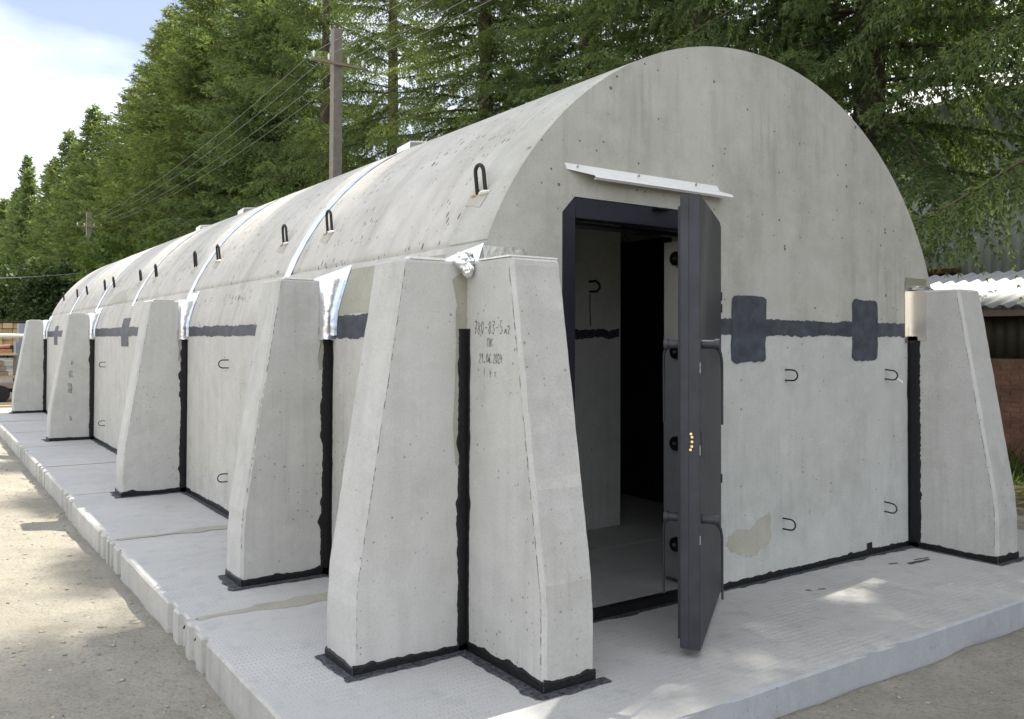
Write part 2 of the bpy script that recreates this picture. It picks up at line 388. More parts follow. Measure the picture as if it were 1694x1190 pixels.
# ------------------------------------------------------------------ slab platform
SX0, SX1 = -1.03, 5.25
joints = [-1.07, 1.15, 3.27, 5.39, 7.50, 9.62, 11.74, 13.86, 15.98, 17.25]
platform = empty('slab_platform', 'platform of pale ribbed concrete slabs laid side by side under the shelter', 'platform', (0, 0, GZ))
def slab(y0, y1, first, k):
    r = random.Random(100 + k)
    pts = []
    def seg(a, b, step=0.05, jit=0.003, nrm=(0, 0)):
        L = math.dist(a, b); n = max(1, int(L / step))
        for i in range(n):
            q = i / n; j = r.uniform(-jit, jit) if i else 0
            pts.append((a[0] + (b[0] - a[0]) * q + nrm[0] * j, a[1] + (b[1] - a[1]) * q + nrm[1] * j))
    x0 = SX0 + r.uniform(-0.012, 0.012) if not first else SX0
    # front / joint edge, right edge, back edge
    seg((x0, y0), (SX1, y0), 0.12, 0.0012 if first else 0.001, (0, 1))
    seg((SX1, y0), (SX1, y1), 0.2, 0.004, (1, 0))
    seg((SX1, y1), (x0, y1), 0.3, 0.001, (0, 1))
    # left edge with lifting recesses, from y1 down to y0
    ny = []
    for c, w in ((0.11 + r.uniform(-.03, .03), 0.10 + r.uniform(-.03, .03)), (0.34 + r.uniform(-.05, .06), 0.09 + r.uniform(-.04, .03))):
        ny.append((y1 - c, w, 0.018 + r.uniform(0, 0.028)))
    if not first:
        for c, w in ((0.34 + r.uniform(-.05, .06), 0.09 + r.uniform(-.04, .03)), (0.11 + r.uniform(-.03, .03), 0.10 + r.uniform(-.03, .03))):
            ny.append((y0 + c, w, 0.018 + r.uniform(0, 0.028)))
    else: ny = ny[:2]
    cur = (x0, y1)
    for c, w, d in ny:
        a = (x0, c + w / 2 + 0.012); seg(cur, a, 0.16, 0.0025, (1, 0))
        pts.append(a); pts.append((x0 + d, c + w / 2)); pts.append((x0 + d, c)); pts.append((x0 + d, c - w / 2)); cur = (x0, c - w / 2 - 0.012)
    seg(cur, (x0, y0), 0.16, 0.0025, (1, 0))
    n = len(pts)
    cx, cy = (SX0 + SX1) / 2, (y0 + y1) / 2
    def inset(p, e):
        return (p[0] + (e if p[0] < cx else -e), p[1] + ((e if p[1] < y0 + 0.001 else 0) if p[1] < cy else (-e if p[1] > y1 - 0.001 else 0)))
    zt = r.uniform(-0.002, 0.002)
    m = MB()
    top = [(*inset(p, 0.011 + r.uniform(-.0015, .0015)), zt) for p in pts]
    mid = [(p[0], p[1], zt - 0.012) for p in pts]
    bot = [(p[0], p[1], -0.24) for p in pts]
    v = top + mid + bot
    f = [tuple(range(n))]
    for a in (0, n):
        for i in range(n): f.append((a + i, a + n + i, a + n + (i + 1) % n, a + (i + 1) % n))
    m.add(v, f)
    o = m.build('concrete_slab', 'slab', platform)
    o.data.materials.append(MAT['edge']); o.data.materials.append(MAT['edge_smooth'])
    for p in o.data.polygons[1:]:
        if abs(p.normal.z) < 0.9: p.material_index = 1 if p.center.x < SX0 + 0.08 else 2
    o.location = (0, 0, -GZ)
    return o
for k in range(len(joints) - 1):
    slab(joints[k] + (0.008 if k else 0), joints[k + 1] - 0.008, k == 0, k)
# lifting loops showing in the slab edge recesses
for k in range(1, len(joints) - 1):
    for s in (-0.11, 0.11):
        y = joints[k] + s; m = MB()
        m.tube([(SX0 + 0.06, y - 0.02, -0.05), (SX0 + 0.022, y - 0.015, -0.055), (SX0 + 0.020, y + 0.012, -0.075), (SX0 + 0.06, y + 0.02, -0.085)], 0.0045, 6)
        m.build('lifting_ring', 'rebar', platform, (0, 0, -GZ))

# mortar over the slab joints
def ribbon(path, wfun, h, seed, z0=0.0):
    """ragged ribbon lying on z0, path = (x0,y,x1)"""
    x0, y, x1 = path; n = int(abs(x1 - x0) / 0.025); v, f = [], []
    for i in range(n + 1):
        q = i / n; x = x0 + (x1 - x0) * q; w = wfun(q)
        a = w * (0.8 + sn(x * 9, seed, 0.5) + rnd.uniform(-.06, .06)); b = w * (0.8 + sn(x * 8, seed + 3, 0.5) + rnd.uniform(-.06, .06))
        v += [(x, y - a - 0.004, z0 + 0.0012), (x, y - a, z0 + h), (x, y + b, z0 + h), (x, y + b + 0.004, z0 + 0.0012)]
    for i in range(n):
        for k in range(3): f.append((4 * i + k, 4 * i + 4 + k, 4 * i + 5 + k, 4 * i + 1 + k))
    return MB().add(v, f, False)
for k, y in enumerate(joints[1:-1]):
    x1 = -0.02
    if k == 0: wf = lambda q: 0.03 + 0.055 * max(0, min(1, (q - 0.3) / 0.2))
    elif k == 1: wf = lambda q: 0.03 + 0.05 * max(0, min(1, (q - 0.4) / 0.2))
    else: wf = lambda q: 0.014
    ribbon((SX0 + 0.06, y, x1), wf, 0.004, k + 11).build('mortar_joint', 'mortar', platform, (0, 0, -GZ))
    ribbon((4.36, y, SX1 - 0.03), lambda q: 0.016, 0.004, k + 31).build('mortar_joint', 'mortar', platform, (0, 0, -GZ))

# ------------------------------------------------------------------ shelter
shelter = empty('concrete_shelter', 'vaulted grey precast concrete shelter with buttresses and open steel door', 'shelter', (0, 0, 0))
AX, A, B, ZS = 2.162, 2.206, 2.096, 1.2296
XR = 2 * AX
ZV = ZS + B * math.sqrt(1 - (AX / A) ** 2)        # height where the wall starts to curve
LEN = 15.98; NM = 6
seams = [LEN / NM * i for i in range(NM + 1)]
H_JOINT = 1.585
def xs(z):
    return 0.0 if z <= ZV else AX - A * math.sqrt(max(0, 1 - ((z - ZS) / B) ** 2))
T0 = math.asin((ZV - ZS) / B)
def arch_pt(t, off=0.0):
    """t from 0 (left spring) to 1 (right spring)"""
    an = PI - T0 - t * (PI - 2 * T0)
    x, z = AX + A * math.cos(an), ZS + B * math.sin(an)
    n = Vector((math.cos(an) / A, 0, math.sin(an) / B)).normalized()
    return Vector((x, 0, z)) + n * off
def outline(n=110, groove=True):
    pts = [Vector((0, 0, H_JOINT))]
    for i in range(n + 1):
        p = arch_pt(i / n)
        pts.append(p)
    pts.append(Vector((XR, 0, H_JOINT)))
    if groove:
        out = []
        def gp(z, off):
            x = xs(z) + off
            return Vector((x, 0, z))
        zl = [p for p in pts[:60] if p.z < 1.985] + [gp(1.99, -0.006), gp(1.997, 0.012), gp(2.003, 0.012), gp(2.010, 0.003)] + [p for p in pts[:56] if p.z > 2.03]
        rest = pts[56:]
        out = zl + rest
        return out
    return pts
OUT = outline()
def extrude_shell(y0, y1, outer, inner, mat_name, name, parent, wob=0.0):
    m = MB(); n = len(outer)
    ys = [y0, y1]
    for ring, flip in ((outer, False), (inner, True)):
        v = [(p.x, y, p.z) for y in ys for p in ring]
        nn = len(ring)
        f = []
        for i in range(nn - 1):
            q = (i, nn + i, nn + i + 1, i + 1)
            f.append(q[::-1] if flip else q)
        m.add(v, f, True)
    for y, fl in ((y0, False), (y1, True)):
        v = [(p.x, y, p.z) for p in outer] + [(p.x, y, p.z) for p in inner]
        f = []
        for i in range(n - 1):
            q = (i, i + 1, n + i + 1, n + i); f.append(q[::-1] if fl else q)
        m.add(v, f)
    for i in (0, n - 1):
        v = [(outer[i].x, y0, outer[i].z), (outer[i].x, y1, outer[i].z), (inner[i].x, y1, inner[i].z), (inner[i].x, y0, inner[i].z)]
        m.add(v, [(0, 1, 2, 3)])
    return m.build(name, mat_name, parent)
def inner_of(outer, th=0.22):
    res = []
    for p in outer:
        q = Vector((p.x - AX, 0, p.z - ZS)); s = 1 - th / 2.15
        res.append(Vector((AX + q.x * s, 0, ZS + max(q.z, 0) * s if p.z > H_JOINT + .001 else p.z)))
    return res
INN = inner_of(OUT)
TW = 0.35
for k in range(NM):
    y0 = seams[k] + 0.004 if k else TW
    y1 = seams[k + 1] - 0.004
    extrude_shell(y0, y1, OUT, INN, 'roof', 'roof_unit', shelter)
    for (xa, xb) in ((0.0, 0.22), (XR - 0.22, XR)):
        MB().box((xa, y0, 0.0), (xb, y1, H_JOINT - 0.006)).build('wall_unit', 'wall', shelter)

# end walls: lower panels and upper panel (with the door notch)
DX0, DX1, DZ = 0.60, 1.80, 2.275
def extr_poly(poly, y0, y1, name, mat, parent, smooth_idx=None):
    m = MB(); n = len(poly)
    v = [(p[0], y0, p[1]) for p in poly] + [(p[0], y1, p[1]) for p in poly]
    m.add(v, [tuple(range(n)), tuple(range(n, 2 * n))[::-1]])
    f = [(i, n + i, n + (i + 1) % n, (i + 1) % n) for i in range(n)]
    for i in range(n):
        m.add([v[i], v[n + i], v[n + (i + 1) % n], v[(i + 1) % n]], [(0, 1, 2, 3)])
    o = m.build(name, mat, parent)
    return o
extr_poly([(0, 0), (DX0, 0), (DX0, H_JOINT - .003), (0, H_JOINT - .003)], 0, TW, 'end_wall_panel', 'front_low', shelter)
extr_poly([(DX1, 0), (XR, 0), (XR, H_JOINT - .003), (DX1, H_JOINT - .003)], 0, TW, 'end_wall_panel', 'front_low', shelter)
up_poly = [(0, H_JOINT), (DX0, H_JOINT), (DX0, DZ - 0.09), (DX0 + 0.085, DZ), (DX1 - 0.085, DZ), (DX1, DZ - 0.09), (DX1, H_JOINT), (XR, H_JOINT)]
arch_pts = [(p.x, p.z) for p in OUT[1:-1]]
extr_poly(up_poly + arch_pts[::-1], 0, TW, 'end_wall_arch', 'front', shelter)
# rear end wall
extr_poly([(0.22, 0), (XR - 0.22, 0), (XR - 0.22, 1.58), (XR - 0.23, 1.58)] + [(p.x, p.z) for p in INN[2:-2]][::-1] + [(0.23, 1.58), (0.22, 1.58)], LEN - 0.3, LEN - 0.002, 'end_wall_rear', 'wall', shelter)
# inner blast wall seen through the door
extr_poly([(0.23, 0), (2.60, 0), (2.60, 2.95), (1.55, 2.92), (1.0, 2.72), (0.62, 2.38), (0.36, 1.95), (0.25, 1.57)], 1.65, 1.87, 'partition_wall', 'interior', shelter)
MB().tube([(2.25, 1.64, 1.98), (2.27, 1.585, 1.985), (2.30, 1.575, 1.96), (2.31, 1.58, 1.93), (2.29, 1.59, 1.90), (2.25, 1.64, 1.90)], 0.009, 8).build('wall_hook', 'rebar', shelter)
MB().tube([(2.255, 1.635, 1.88), (2.25, 1.63, 1.75), (2.262, 1.632, 1.62)], 0.004, 5).build('hanging_wire', 'rebar', shelter)

MB().box((3.60, 1.0, 0.004), (3.63, 7.0, 2.48)).build('added_dark_panel', 'frame', shelter)  # free-standing dark panel added to darken the inside past the partition

# ------------------------------------------------------------------ buttresses
BD, BT, BH, BK, BW = 0.605, 0.36, 1.885, 0.38, 0.29
def buttress(fmap, seed, bd=BD):
    """fmap(u,v,z) -> world point; u outward, v along the wall"""
    r = random.Random(seed); m = MB(); rings = []
    zs_ = [0, 0.06, 0.14, 0.22, 0.30, 0.36, 0.40, 0.45]
    z = 0.45
    while z < BH - 0.05: z += 0.05; zs_.append(z)
    zs_ = [z for z in zs_ if z < BH - 0.02] + [BH - 0.012, BH]
    for z in zs_:
        u = bd if z < BK else bd + (BT - bd) * (z - BK) / (BH - BK)
        if abs(z - BK) < 0.03: u -= 0.006
        if z == BH: u -= 0.012
        c = 0.017 + r.uniform(-0.0022, 0.0022); c2 = 0.017 + r.uniform(-0.0022, 0.0022); j = r.uniform(-0.0012, 0.0012)
        e = 0.008 if z == BH else 0
        rings.append([(0, e, z), (u - c, e, z), (u + j, c, z), (u + j, BW - c2, z), (u - c2, BW - e, z), (0, BW - e, z)])
    n = 6
    for face in range(n):
        a, b = face, (face + 1) % n
        v = []; f = []
        for rg in rings: v += [fmap(*rg[a]), fmap(*rg[b])]
        for i in range(len(rings) - 1): f.append((2 * i, 2 * i + 1, 2 * i + 3, 2 * i + 2))
        m.add(v, f, False)
    m.add([fmap(*p) for p in rings[-1]], [tuple(range(n))])
    o = m.build('buttress', 'buttress', shelter)
    bm = bmesh.new(); bm.from_mesh(o.data); bmesh.ops.recalc_face_normals(bm, faces=bm.faces); bm.to_mesh(o.data); bm.free()
    return o
YB = [0.0, 1.59, 5.04, 10.20, 15.69]
BDL = [BD, 0.585, 0.60, 0.605, 0.605]
left_maps = []
butt = []
for k, y in enumerate(YB):
    fm = (lambda y: (lambda u, v, z: (-u, y + v, z)))(y)
    left_maps.append(fm); butt.append(buttress(fm, 40 + k, BDL[k]))
XRB = 3.93
fm_b = lambda u, v, z: (v, -u, z)
fm_r = lambda u, v, z: (XRB + v, -u, z)
butt_b = buttress(fm_b, 50); butt_r = buttress(fm_r, 51)
# dark dashes painting the shade in the rough broken cast edges
def arris(fm, v0, sgn, seed, parent, bd=BD):
    r = random.Random(seed); m = MB(); z = 0.12
    while z < BH - 0.06:
        l = r.uniform(0.008, 0.05); w = r.uniform(0.0015, 0.005)
        if r.random() < 0.7:
            pts = []
            for zz in (z, z + l):
                u = bd if zz < BK else bd + (BT - bd) * (zz - BK) / (BH - BK)
                e = 0.0175 + r.uniform(0, 0.004)
                pts += [fm(u - e, v0 - sgn * 0.0012, zz), fm(u - e - w, v0 - sgn * 0.0012, zz)]
            m.add(pts, [(0, 1, 3, 2)])
        z += l + r.uniform(0.0, 0.03)
    m.build('edge_chip_shade', 'chip_shade', parent)['kind'] = 'stuff'
for fm, v0, sg, sd, p in ((left_maps[0], 0, 1, 71, butt[0]), (left_maps[1], 0, 1, 72, butt[1]), (left_maps[2], 0, 1, 73, butt[2]), (fm_b, 0, 1, 74, butt_b), (fm_b, 0, 1, 75, butt_b), (fm_r, 0, 1, 76, butt_r)):
    arris(fm, v0, sg, sd, p)
# white strip painting the sunlit top edge of buttresses
for fm, bt in zip(left_maps, butt):
    v = []; m = MB()
    m.box((0, 0, 0), (0.22, 0.05, 0.012))
    mm = MB(); mm.add([fm(0.06 + 0.9 * p[0] + 0.06, 0.004 + p[1], BH + 0.0015 + p[2]) for p in m.v], m.f)
    o = mm.build('lit_edge_strip', 'matt_white', bt)
mm = MB(); mm.add([fm_b(0.10 + p[0], 0.0 + p[1], BH + 0.0015 + p[2]) for p in MB().box((0, 0, 0), (0.25, 0.28, 0.008)).v], MB().box((0, 0, 0), (1, 1, 1)).f); mm.build('lit_edge_strip', 'matt_white', butt_b)

# ------------------------------------------------------------------ sealant
def ragged(P0, P1, wdir, nrm, w, amp, seed, h=0.004, step=0.015, inner=0.0, wfun=None):
    P0, P1, wdir, nrm = Vector(P0), Vector(P1), Vector(wdir).normalized(), Vector(nrm).normalized()
    L = (P1 - P0).length; n = max(2, int(L / step)); v, f = [], []; r = random.Random(seed)
    for i in range(n + 1):
        q = i / n; s = q * L
        ww = w * (1 + amp * (sn(s * 4, seed, 0.8) + sn(s * 17, seed + 2, 0.45)) + max(0, sn(s * 9, seed + 20) - 0.25) * amp * 3.5 + r.uniform(-.05, .05))
        if wfun: ww *= wfun(q)
        a = inner * (1 + amp * sn(s * 12, seed + 5, 1.2)) if inner else 0
        p = P0 + (P1 - P0) * q
        v += [p - wdir * a + nrm * (h * 0.3 if inner else h), p + nrm * h, p + wdir * ww * 0.8 + nrm * h, p + wdir * ww + nrm * 0.0008]
    for i in range(n):
        for k in range(3): f.append((4 * i + k, 4 * i + 4 + k, 4 * i + 5 + k, 4 * i + 1 + k))
    return MB().add(v, f, False)
def seal(*a, name='sealant_strip', mat='mastic', parent=shelter, **k):
    o = ragged(*a, **k).build(name, mat, parent)
    bm = bmesh.new(); bm.from_mesh(o.data); bmesh.ops.recalc_face_normals(bm, faces=bm.faces); bm.to_mesh(o.data); bm.free(); return o
ZT = 1.53
for k, y in enumerate(YB):
    bd = BDL[k]; o = butt[k]
    zt = ZT if k else 1.56
    # vertical seam between wall and buttress (front face side)
    seal((0, y, 0), (0, y, zt), (-1, 0, 0), (0, -1, 0), 0.062 if k else 0.05, 0.22, 200 + k, name='sealant_strip', parent=o)
    if k: seal((0, y, 0), (0, y, zt), (0, -1, 0), (-1, 0, 0), 0.028, 0.15, 210 + k, parent=o)
    # base, front face and end face
    seal((0, y, 0), (-bd, y, 0), (0, 0, 1), (0, -1, 0), 0.045, 0.3, 220 + k, parent=o)
    seal((-bd, y - 0.004, 0), (-bd, y + BW, 0), (0, 0, 1), (-1, 0, 0), 0.05, 0.3, 230 + k, parent=o, h=0.0052)
    # brushed smear on the slab
    seal((0, y, 0.003), (-bd, y, 0.003), (0, -1, 0), (0, 0, 1), 0.05, 0.45, 240 + k, name='sealant_smear', mat='smear', parent=o, h=0.002)
    seal((-bd, y - 0.05, 0.003), (-bd, y + BW + 0.02, 0.003), (-1, 0, 0), (0, 0, 1), 0.055, 0.5, 250 + k, name='sealant_smear', mat='smear', parent=o, h=0.0034)
    seal((0, y + BW, 0), (-bd, y + BW, 0), (0, 0, 1), (0, 1, 0), 0.045, 0.3, 255 + k, parent=o)
# side wall base, piece by piece between buttresses
for k in range(4):
    ya, yb = YB[k] + BW, YB[k + 1]
    seal((0, ya, 0), (0, yb, 0), (0, 0, 1), (-1, 0, 0), 0.045, 0.25, 260 + k)
    seal((0, ya, 0.003), (0, yb, 0.003), (-1, 0, 0), (0, 0, 1), 0.05, 0.3, 265 + k, name='sealant_smear', mat='smear', h=0.002)
# front corner buttress
seal((0, 0, 0), (0, 0, 1.56), (0, -1, 0), (-1, 0, 0), 0.03, 0.2, 270, parent=butt_b)
seal((0, 0, 0), (0, -BD, 0), (0, 0, 1), (-1, 0, 0), 0.048, 0.25, 271, parent=butt_b)
seal((-0.003, -BD, 0), (BW, -BD, 0), (0, 0, 1), (0, -1, 0), 0.05, 0.2, 272, parent=butt_b)
seal((0, 0, 0.003), (0, -BD - 0.03, 0.003), (-1, 0, 0), (0, 0, 1), 0.06, 0.4, 273, name='sealant_smear', mat='smear', parent=butt_b, h=0.0034)
seal((-0.05, -BD, 0.003), (BW + 0.05, -BD, 0.003), (0, -1, 0), (0, 0, 1), 0.05, 0.35, 274, name='sealant_smear', mat='smear', parent=butt_b, h=0.002)
# right corner buttress
seal((XRB, 0, 0), (XRB, 0, 1.55), (0, -1, 0), (-1, 0, 0), 0.085, 0.12, 280, parent=butt_r)
seal((XRB, 0, 0), (XRB, 0, 1.55), (-1, 0, 0), (0, -1, 0), 0.02, 0.2, 285, parent=butt_r)
seal((XRB, 0, 0), (XRB, -BD, 0), (0, 0, 1), (-1, 0, 0), 0.045, 0.25, 281, parent=butt_r)
seal((XRB - 0.003, -BD, 0), (XRB + BW, -BD, 0), (0, 0, 1), (0, -1, 0), 0.05, 0.2, 282, parent=butt_r)
seal((XRB, 0, 0.003), (XRB, -BD, 0.003), (-1, 0, 0), (0, 0, 1), 0.03, 0.4, 283, name='sealant_smear', mat='smear', parent=butt_r, h=0.002)
seal((XRB - 0.03, -BD, 0.003), (XRB + BW + 0.06, -BD, 0.003), (0, -1, 0), (0, 0, 1), 0.04, 0.5, 284, name='sealant_smear', mat='smear', parent=butt_r, h=0.0034)
# front wall base and threshold
seal((DX1, 0, 0), (XRB, 0, 0), (0, 0, 1), (0, -1, 0), 0.042, 0.25, 290)
seal((BW, 0, 0), (XRB, 0, 0.003), (0, -1, 0), (0, 0, 1), 0.035, 0.4, 291, name='sealant_smear', mat='smear', h=0.002)
MB().box((BW + 0.3, -0.012, 0.002), (DX1, 0.04, 0.05)).build('threshold', 'mastic', shelter)
seal((3.38, -0.002, 0.045), (3.44, -0.002, 0.05), (0, 0, 1), (0, -1, 0), 0.03, 0.9, 292)
# dark brush marks on the slab in front of the right corner
for (x, y, l, w, s) in ((3.42, -0.26, 0.24, 0.028, 1), (3.55, -0.235, 0.15, 0.016, 2), (3.30, -0.20, 0.07, 0.012, 3), (2.36, -0.30, 0.05, 0.012, 4), (2.28, -0.27, 0.03, 0.012, 5)):
    seal((x, y, 0.003), (x + l, y - 0.02, 0.003), (0, -1, 0), (0, 0, 1), w, 0.9, 300 + s, name='paint_splash', mat='smear', h=0.0015)

# ------------------------------------------------------------------ patches: paint bands and tape
def patch(fpt, a0, a1, lo, hi, seed, amp, rows=4, step=0.02, fray=0.0):
    n = max(3, int(abs(a1 - a0) / step)); v, f = [], []; r = random.Random(seed)
    for i in range(n + 1):
        q = i / n; a = a0 + (a1 - a0) * q
        l = (lo(q) if callable(lo) else lo) + amp * (sn(a * 5, seed) + sn(a * 23, seed + 1, 0.8)) + r.uniform(-fray, fray)
        h = (hi(q) if callable(hi) else hi) + amp * (sn(a * 6, seed + 4) + sn(a * 21, seed + 6, 0.7)) + r.uniform(-fray, fray)
        ed = amp * 1.2 * sn(i * 0.9, seed + 8)
        for k in range(rows + 1):
            b = l + (h - l) * k / rows
            aa = a
            if i in (0, n): aa += amp * 1.5 * sn(b * 30, seed + 9)
            v.append(fpt(aa, b))
    R = rows + 1
    for i in range(n):
        for k in range(rows): f.append((i * R + k, i * R + R + k, i * R + R + k + 1, i * R + k + 1))
    return MB().add(v, f, True)
side = lambda h: (lambda y, z: (xs(z) - h, y, z))
front = lambda h: (lambda x, z: (x, -h, z))
def rcorner(lo, hi, d=0.02, q0=0.12):
    return (lambda q: lo + d * max(0, 1 - min(q, 1 - q) / q0) ** 2), (lambda q: hi - d * max(0, 1 - min(q, 1 - q) / q0) ** 2)
# front wall band and squares
patch(lambda x, z: (x, 1.647, z), 1.9, 2.59, 1.53, 1.60, 450, 0.02, fray=0.006).build('paint_band', 'smear', shelter)
patch(front(0.0025), 1.79, XRB - 0.02, 1.545, 1.645, 401, 0.010, fray=0.004).build('paint_band', 'paint', shelter)
l, h = rcorner(1.375, 1.79); patch(front(0.0045), 1.945, 2.275, l, h, 402, 0.010, fray=0.003).build('paint_patch', 'paint', shelter)
l, h = rcorner(1.375, 1.80, 0.03); patch(front(0.0045), 3.21, 3.52, l, h, 403, 0.010, fray=0.003).build('paint_patch', 'paint', shelter)
# side wall bands between buttresses
for (ya, yb, l, h, s) in ((0.99, 1.585, 1.515, 1.66, 411), (BW, 0.99, 1.515, 1.66, 415), (1.9, 4.99, 1.535, 1.625, 412), (5.35, 10.15, 1.545, 1.66, 413), (10.5, 15.6, 1.55, 1.66, 414)):
    patch(side(0.0025), ya, yb, l, h, s, 0.011, fray=0.003).build('paint_band', 'paint', shelter)
patch(side(0.0045), 7.78, 8.22, 1.41, 1.78, 421, 0.012).build('paint_patch', 'paint', shelter)
patch(side(0.0045), 14.15, 14.6, 1.39, 1.76, 422, 0.012).build('paint_patch', 'paint', shelter)
# repair mortar patches
l = lambda q: 0.16 + 0.15 * abs(q - 0.6); patch(front(0.0022), 1.90, 2.33, l, lambda q: 0.30 + 0.10 * q + 0.02 * math.sin(q * 9), 431, 0.03, fray=0.012).build('grey_patch', 'patch_grey', shelter)
patch(side(0.002), 8.6, 9.9, 2.02, lambda q: 2.06 + 0.14 * math.sin(q * PI), 432, 0.02).build('grey_patch', 'patch_grey', shelter)
patch(side(0.0022), 0.35, 1.5, 1.67, 1.985, 433, 0.01).build('damp_patch', 'damp', shelter)
# grey patch at the corner above the seal
patch(lambda a, b: (xs(b) - 0.0, -0.004 - 0.0 * a + a, b), 0.0, 0.012, 1.56, 1.98, 434, 0.0).build('corner_mortar', 'damp', shelter)
patch(lambda u, z: (-u, -0.0022, z), 0.0, 0.085, lambda q: 1.57 + 0.9 * q * q * 0.25, lambda q: 1.86 - 0.06 * q, 435, 0.012).build('corner_mortar', 'damp', shelter)
# mortar smears beside the vertical seals on buttress faces
for k, y in enumerate(YB[:3]):
    patch(lambda u, z, y=y: (-u, y - 0.0018, z), 0.0, 0.085 if k else 0.07, 0.9 if k == 0 else 1.3, lambda q: 1.80 - 0.15 * q, 440 + k, 0.02, step=0.01).build('mortar_smear', 'damp', butt[k])

# aluminium tape on the roof seams
def tape(y, w, t0, t1, seed):
    n = 120; v, f = [], []; r = random.Random(seed)
    for i in range(n + 1):
        t = t0 + (t1 - t0) * i / n; p = arch_pt(t, 0.005 + 0.0012 * math.sin(i * 1.7))
        ww = w * (1 + sn(i * 0.3, seed, 0.12)); dy = sn(i * 0.12, seed + 3, 0.012)
        v += [(p.x, y - ww / 2 + dy, p.z), (p.x, y + dy, p.z), (p.x, y + ww / 2 + dy, p.z)]
    for i in range(n):
        for k in range(2): f.append((3 * i + k, 3 * i + 3 + k, 3 * i + 4 + k, 3 * i + 1 + k))
    m = MB().add(v, f, True)
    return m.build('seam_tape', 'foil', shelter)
tl = 0.0
for i in range(400):
    if arch_pt(i / 1000).z > 1.93: tl = i / 1000; break
for k in range(1, NM):
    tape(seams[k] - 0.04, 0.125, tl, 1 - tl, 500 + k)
# lower ends of tape on the wall above and beside the buttresses
def crumple(cx, cy, cz, rx, ry, rz, seed, n=3):
    bm = bmesh.new(); bmesh.ops.create_icosphere(bm, subdivisions=n, radius=1)
    for v in bm.verts:
        d = 1 + 0.28 * noise.noise(v.co * 3.1 + Vector((seed, 0, 0))) + 0.18 * noise.noise(v.co * 8 + Vector((0, seed, 0)))
        v.co = Vector((cx + v.co.x * rx * d, cy + v.co.y * ry * d, cz + v.co.z * rz * d))
    m = MB(); m.add([v.co[:] for v in bm.verts], [[v.index for v in f.verts] for f in bm.faces], False); bm.free(); return m
for k, y in enumerate(YB):
    if k == 0: continue
    hi = 1.985; lo = 1.535
    # flat tape on wall
    w = (0.0, 0.03, 0.10, 0.10, 0.10)[k]
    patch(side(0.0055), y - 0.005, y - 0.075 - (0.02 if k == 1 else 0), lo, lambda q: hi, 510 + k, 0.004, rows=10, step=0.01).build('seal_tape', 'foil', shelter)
    if k == 1:
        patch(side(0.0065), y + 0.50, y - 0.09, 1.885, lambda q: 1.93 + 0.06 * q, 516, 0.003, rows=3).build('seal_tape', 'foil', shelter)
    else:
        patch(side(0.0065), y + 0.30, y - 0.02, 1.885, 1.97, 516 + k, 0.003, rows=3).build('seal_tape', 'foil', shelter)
    # crinkled gusset between wall and buttress
    n, mm = 26, MB(); v, f = [], []; r = random.Random(520 + k)
    for i in range(n + 1):
        z = lo - 0.03 + (BH + 0.01 - lo + 0.03) * i / n; x0 = xs(z)
        bul = math.sin(PI * min(1, (i + 2) / (n + 2))) * 0.02
        for j in range(7):
            q = j / 6
            p = Vector((x0 - 0.004, y - 0.05, z)).lerp(Vector((-0.088, y - 0.004, z)), q)
            b = math.sin(PI * q) * (0.028 + bul) + (r.uniform(-0.005, 0.005) if 0 < j < 6 else 0)
            v.append((p.x - b * 0.4, p.y - b * 0.9, p.z + r.uniform(-.005, .005)))
    for i in range(n):
        for j in range(6): f.append((7 * i + j, 7 * i + j + 1, 7 * i + j + 8, 7 * i + j + 7))
    mm.add(v, f, True); mm.build('tape_gusset', 'foil_crumpled', shelter)
# front left corner: flat tape on the roof side, crumpled plug, dull tape on the front
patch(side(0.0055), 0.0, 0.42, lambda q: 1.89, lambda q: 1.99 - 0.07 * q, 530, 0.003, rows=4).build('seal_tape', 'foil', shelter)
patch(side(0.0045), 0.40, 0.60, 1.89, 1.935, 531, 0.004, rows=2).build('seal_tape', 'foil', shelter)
crumple(-0.035, -0.03, 1.885, 0.052, 0.05, 0.045, 3.3).build('tape_plug', 'foil_crumpled', shelter)
crumple(-0.035, -0.055, 1.845, 0.03, 0.03, 0.038, 8.3).build('tape_plug', 'foil_crumpled', shelter)
patch(front(0.004), xs(1.95) + 0.004, 0.36, 1.89, 1.975, 532, 0.004, rows=3).build('seal_tape', 'foil_dull', shelter)
patch(front(0.003), 0.35, 0.435, 1.885, 1.935, 533, 0.004, rows=3).build('seal_tape', 'foil_dull', shelter)
# right corner: folded tape
patch(front(0.004), XRB - 0.055, XRB - 0.002, 1.50, 1.90, 540, 0.003, rows=4, step=0.01).build('seal_tape', 'foil_warm', shelter)
patch(lambda u, z: (XRB - 0.004, -u, z), 0.002, 0.125, 1.52, 1.885, 541, 0.004, rows=4).build('seal_tape', 'foil_warm', shelter)
patch(front(0.005), XRB - 0.05, XRB + 0.24, 1.895, 1.985, 542, 0.004, rows=4).build('seal_tape', 'foil_warm', shelter)
crumple(XRB + 0.13, -0.03, 1.905, 0.14, 0.035, 0.02, 5.1).build('tape_plug', 'foil_crumpled', shelter)

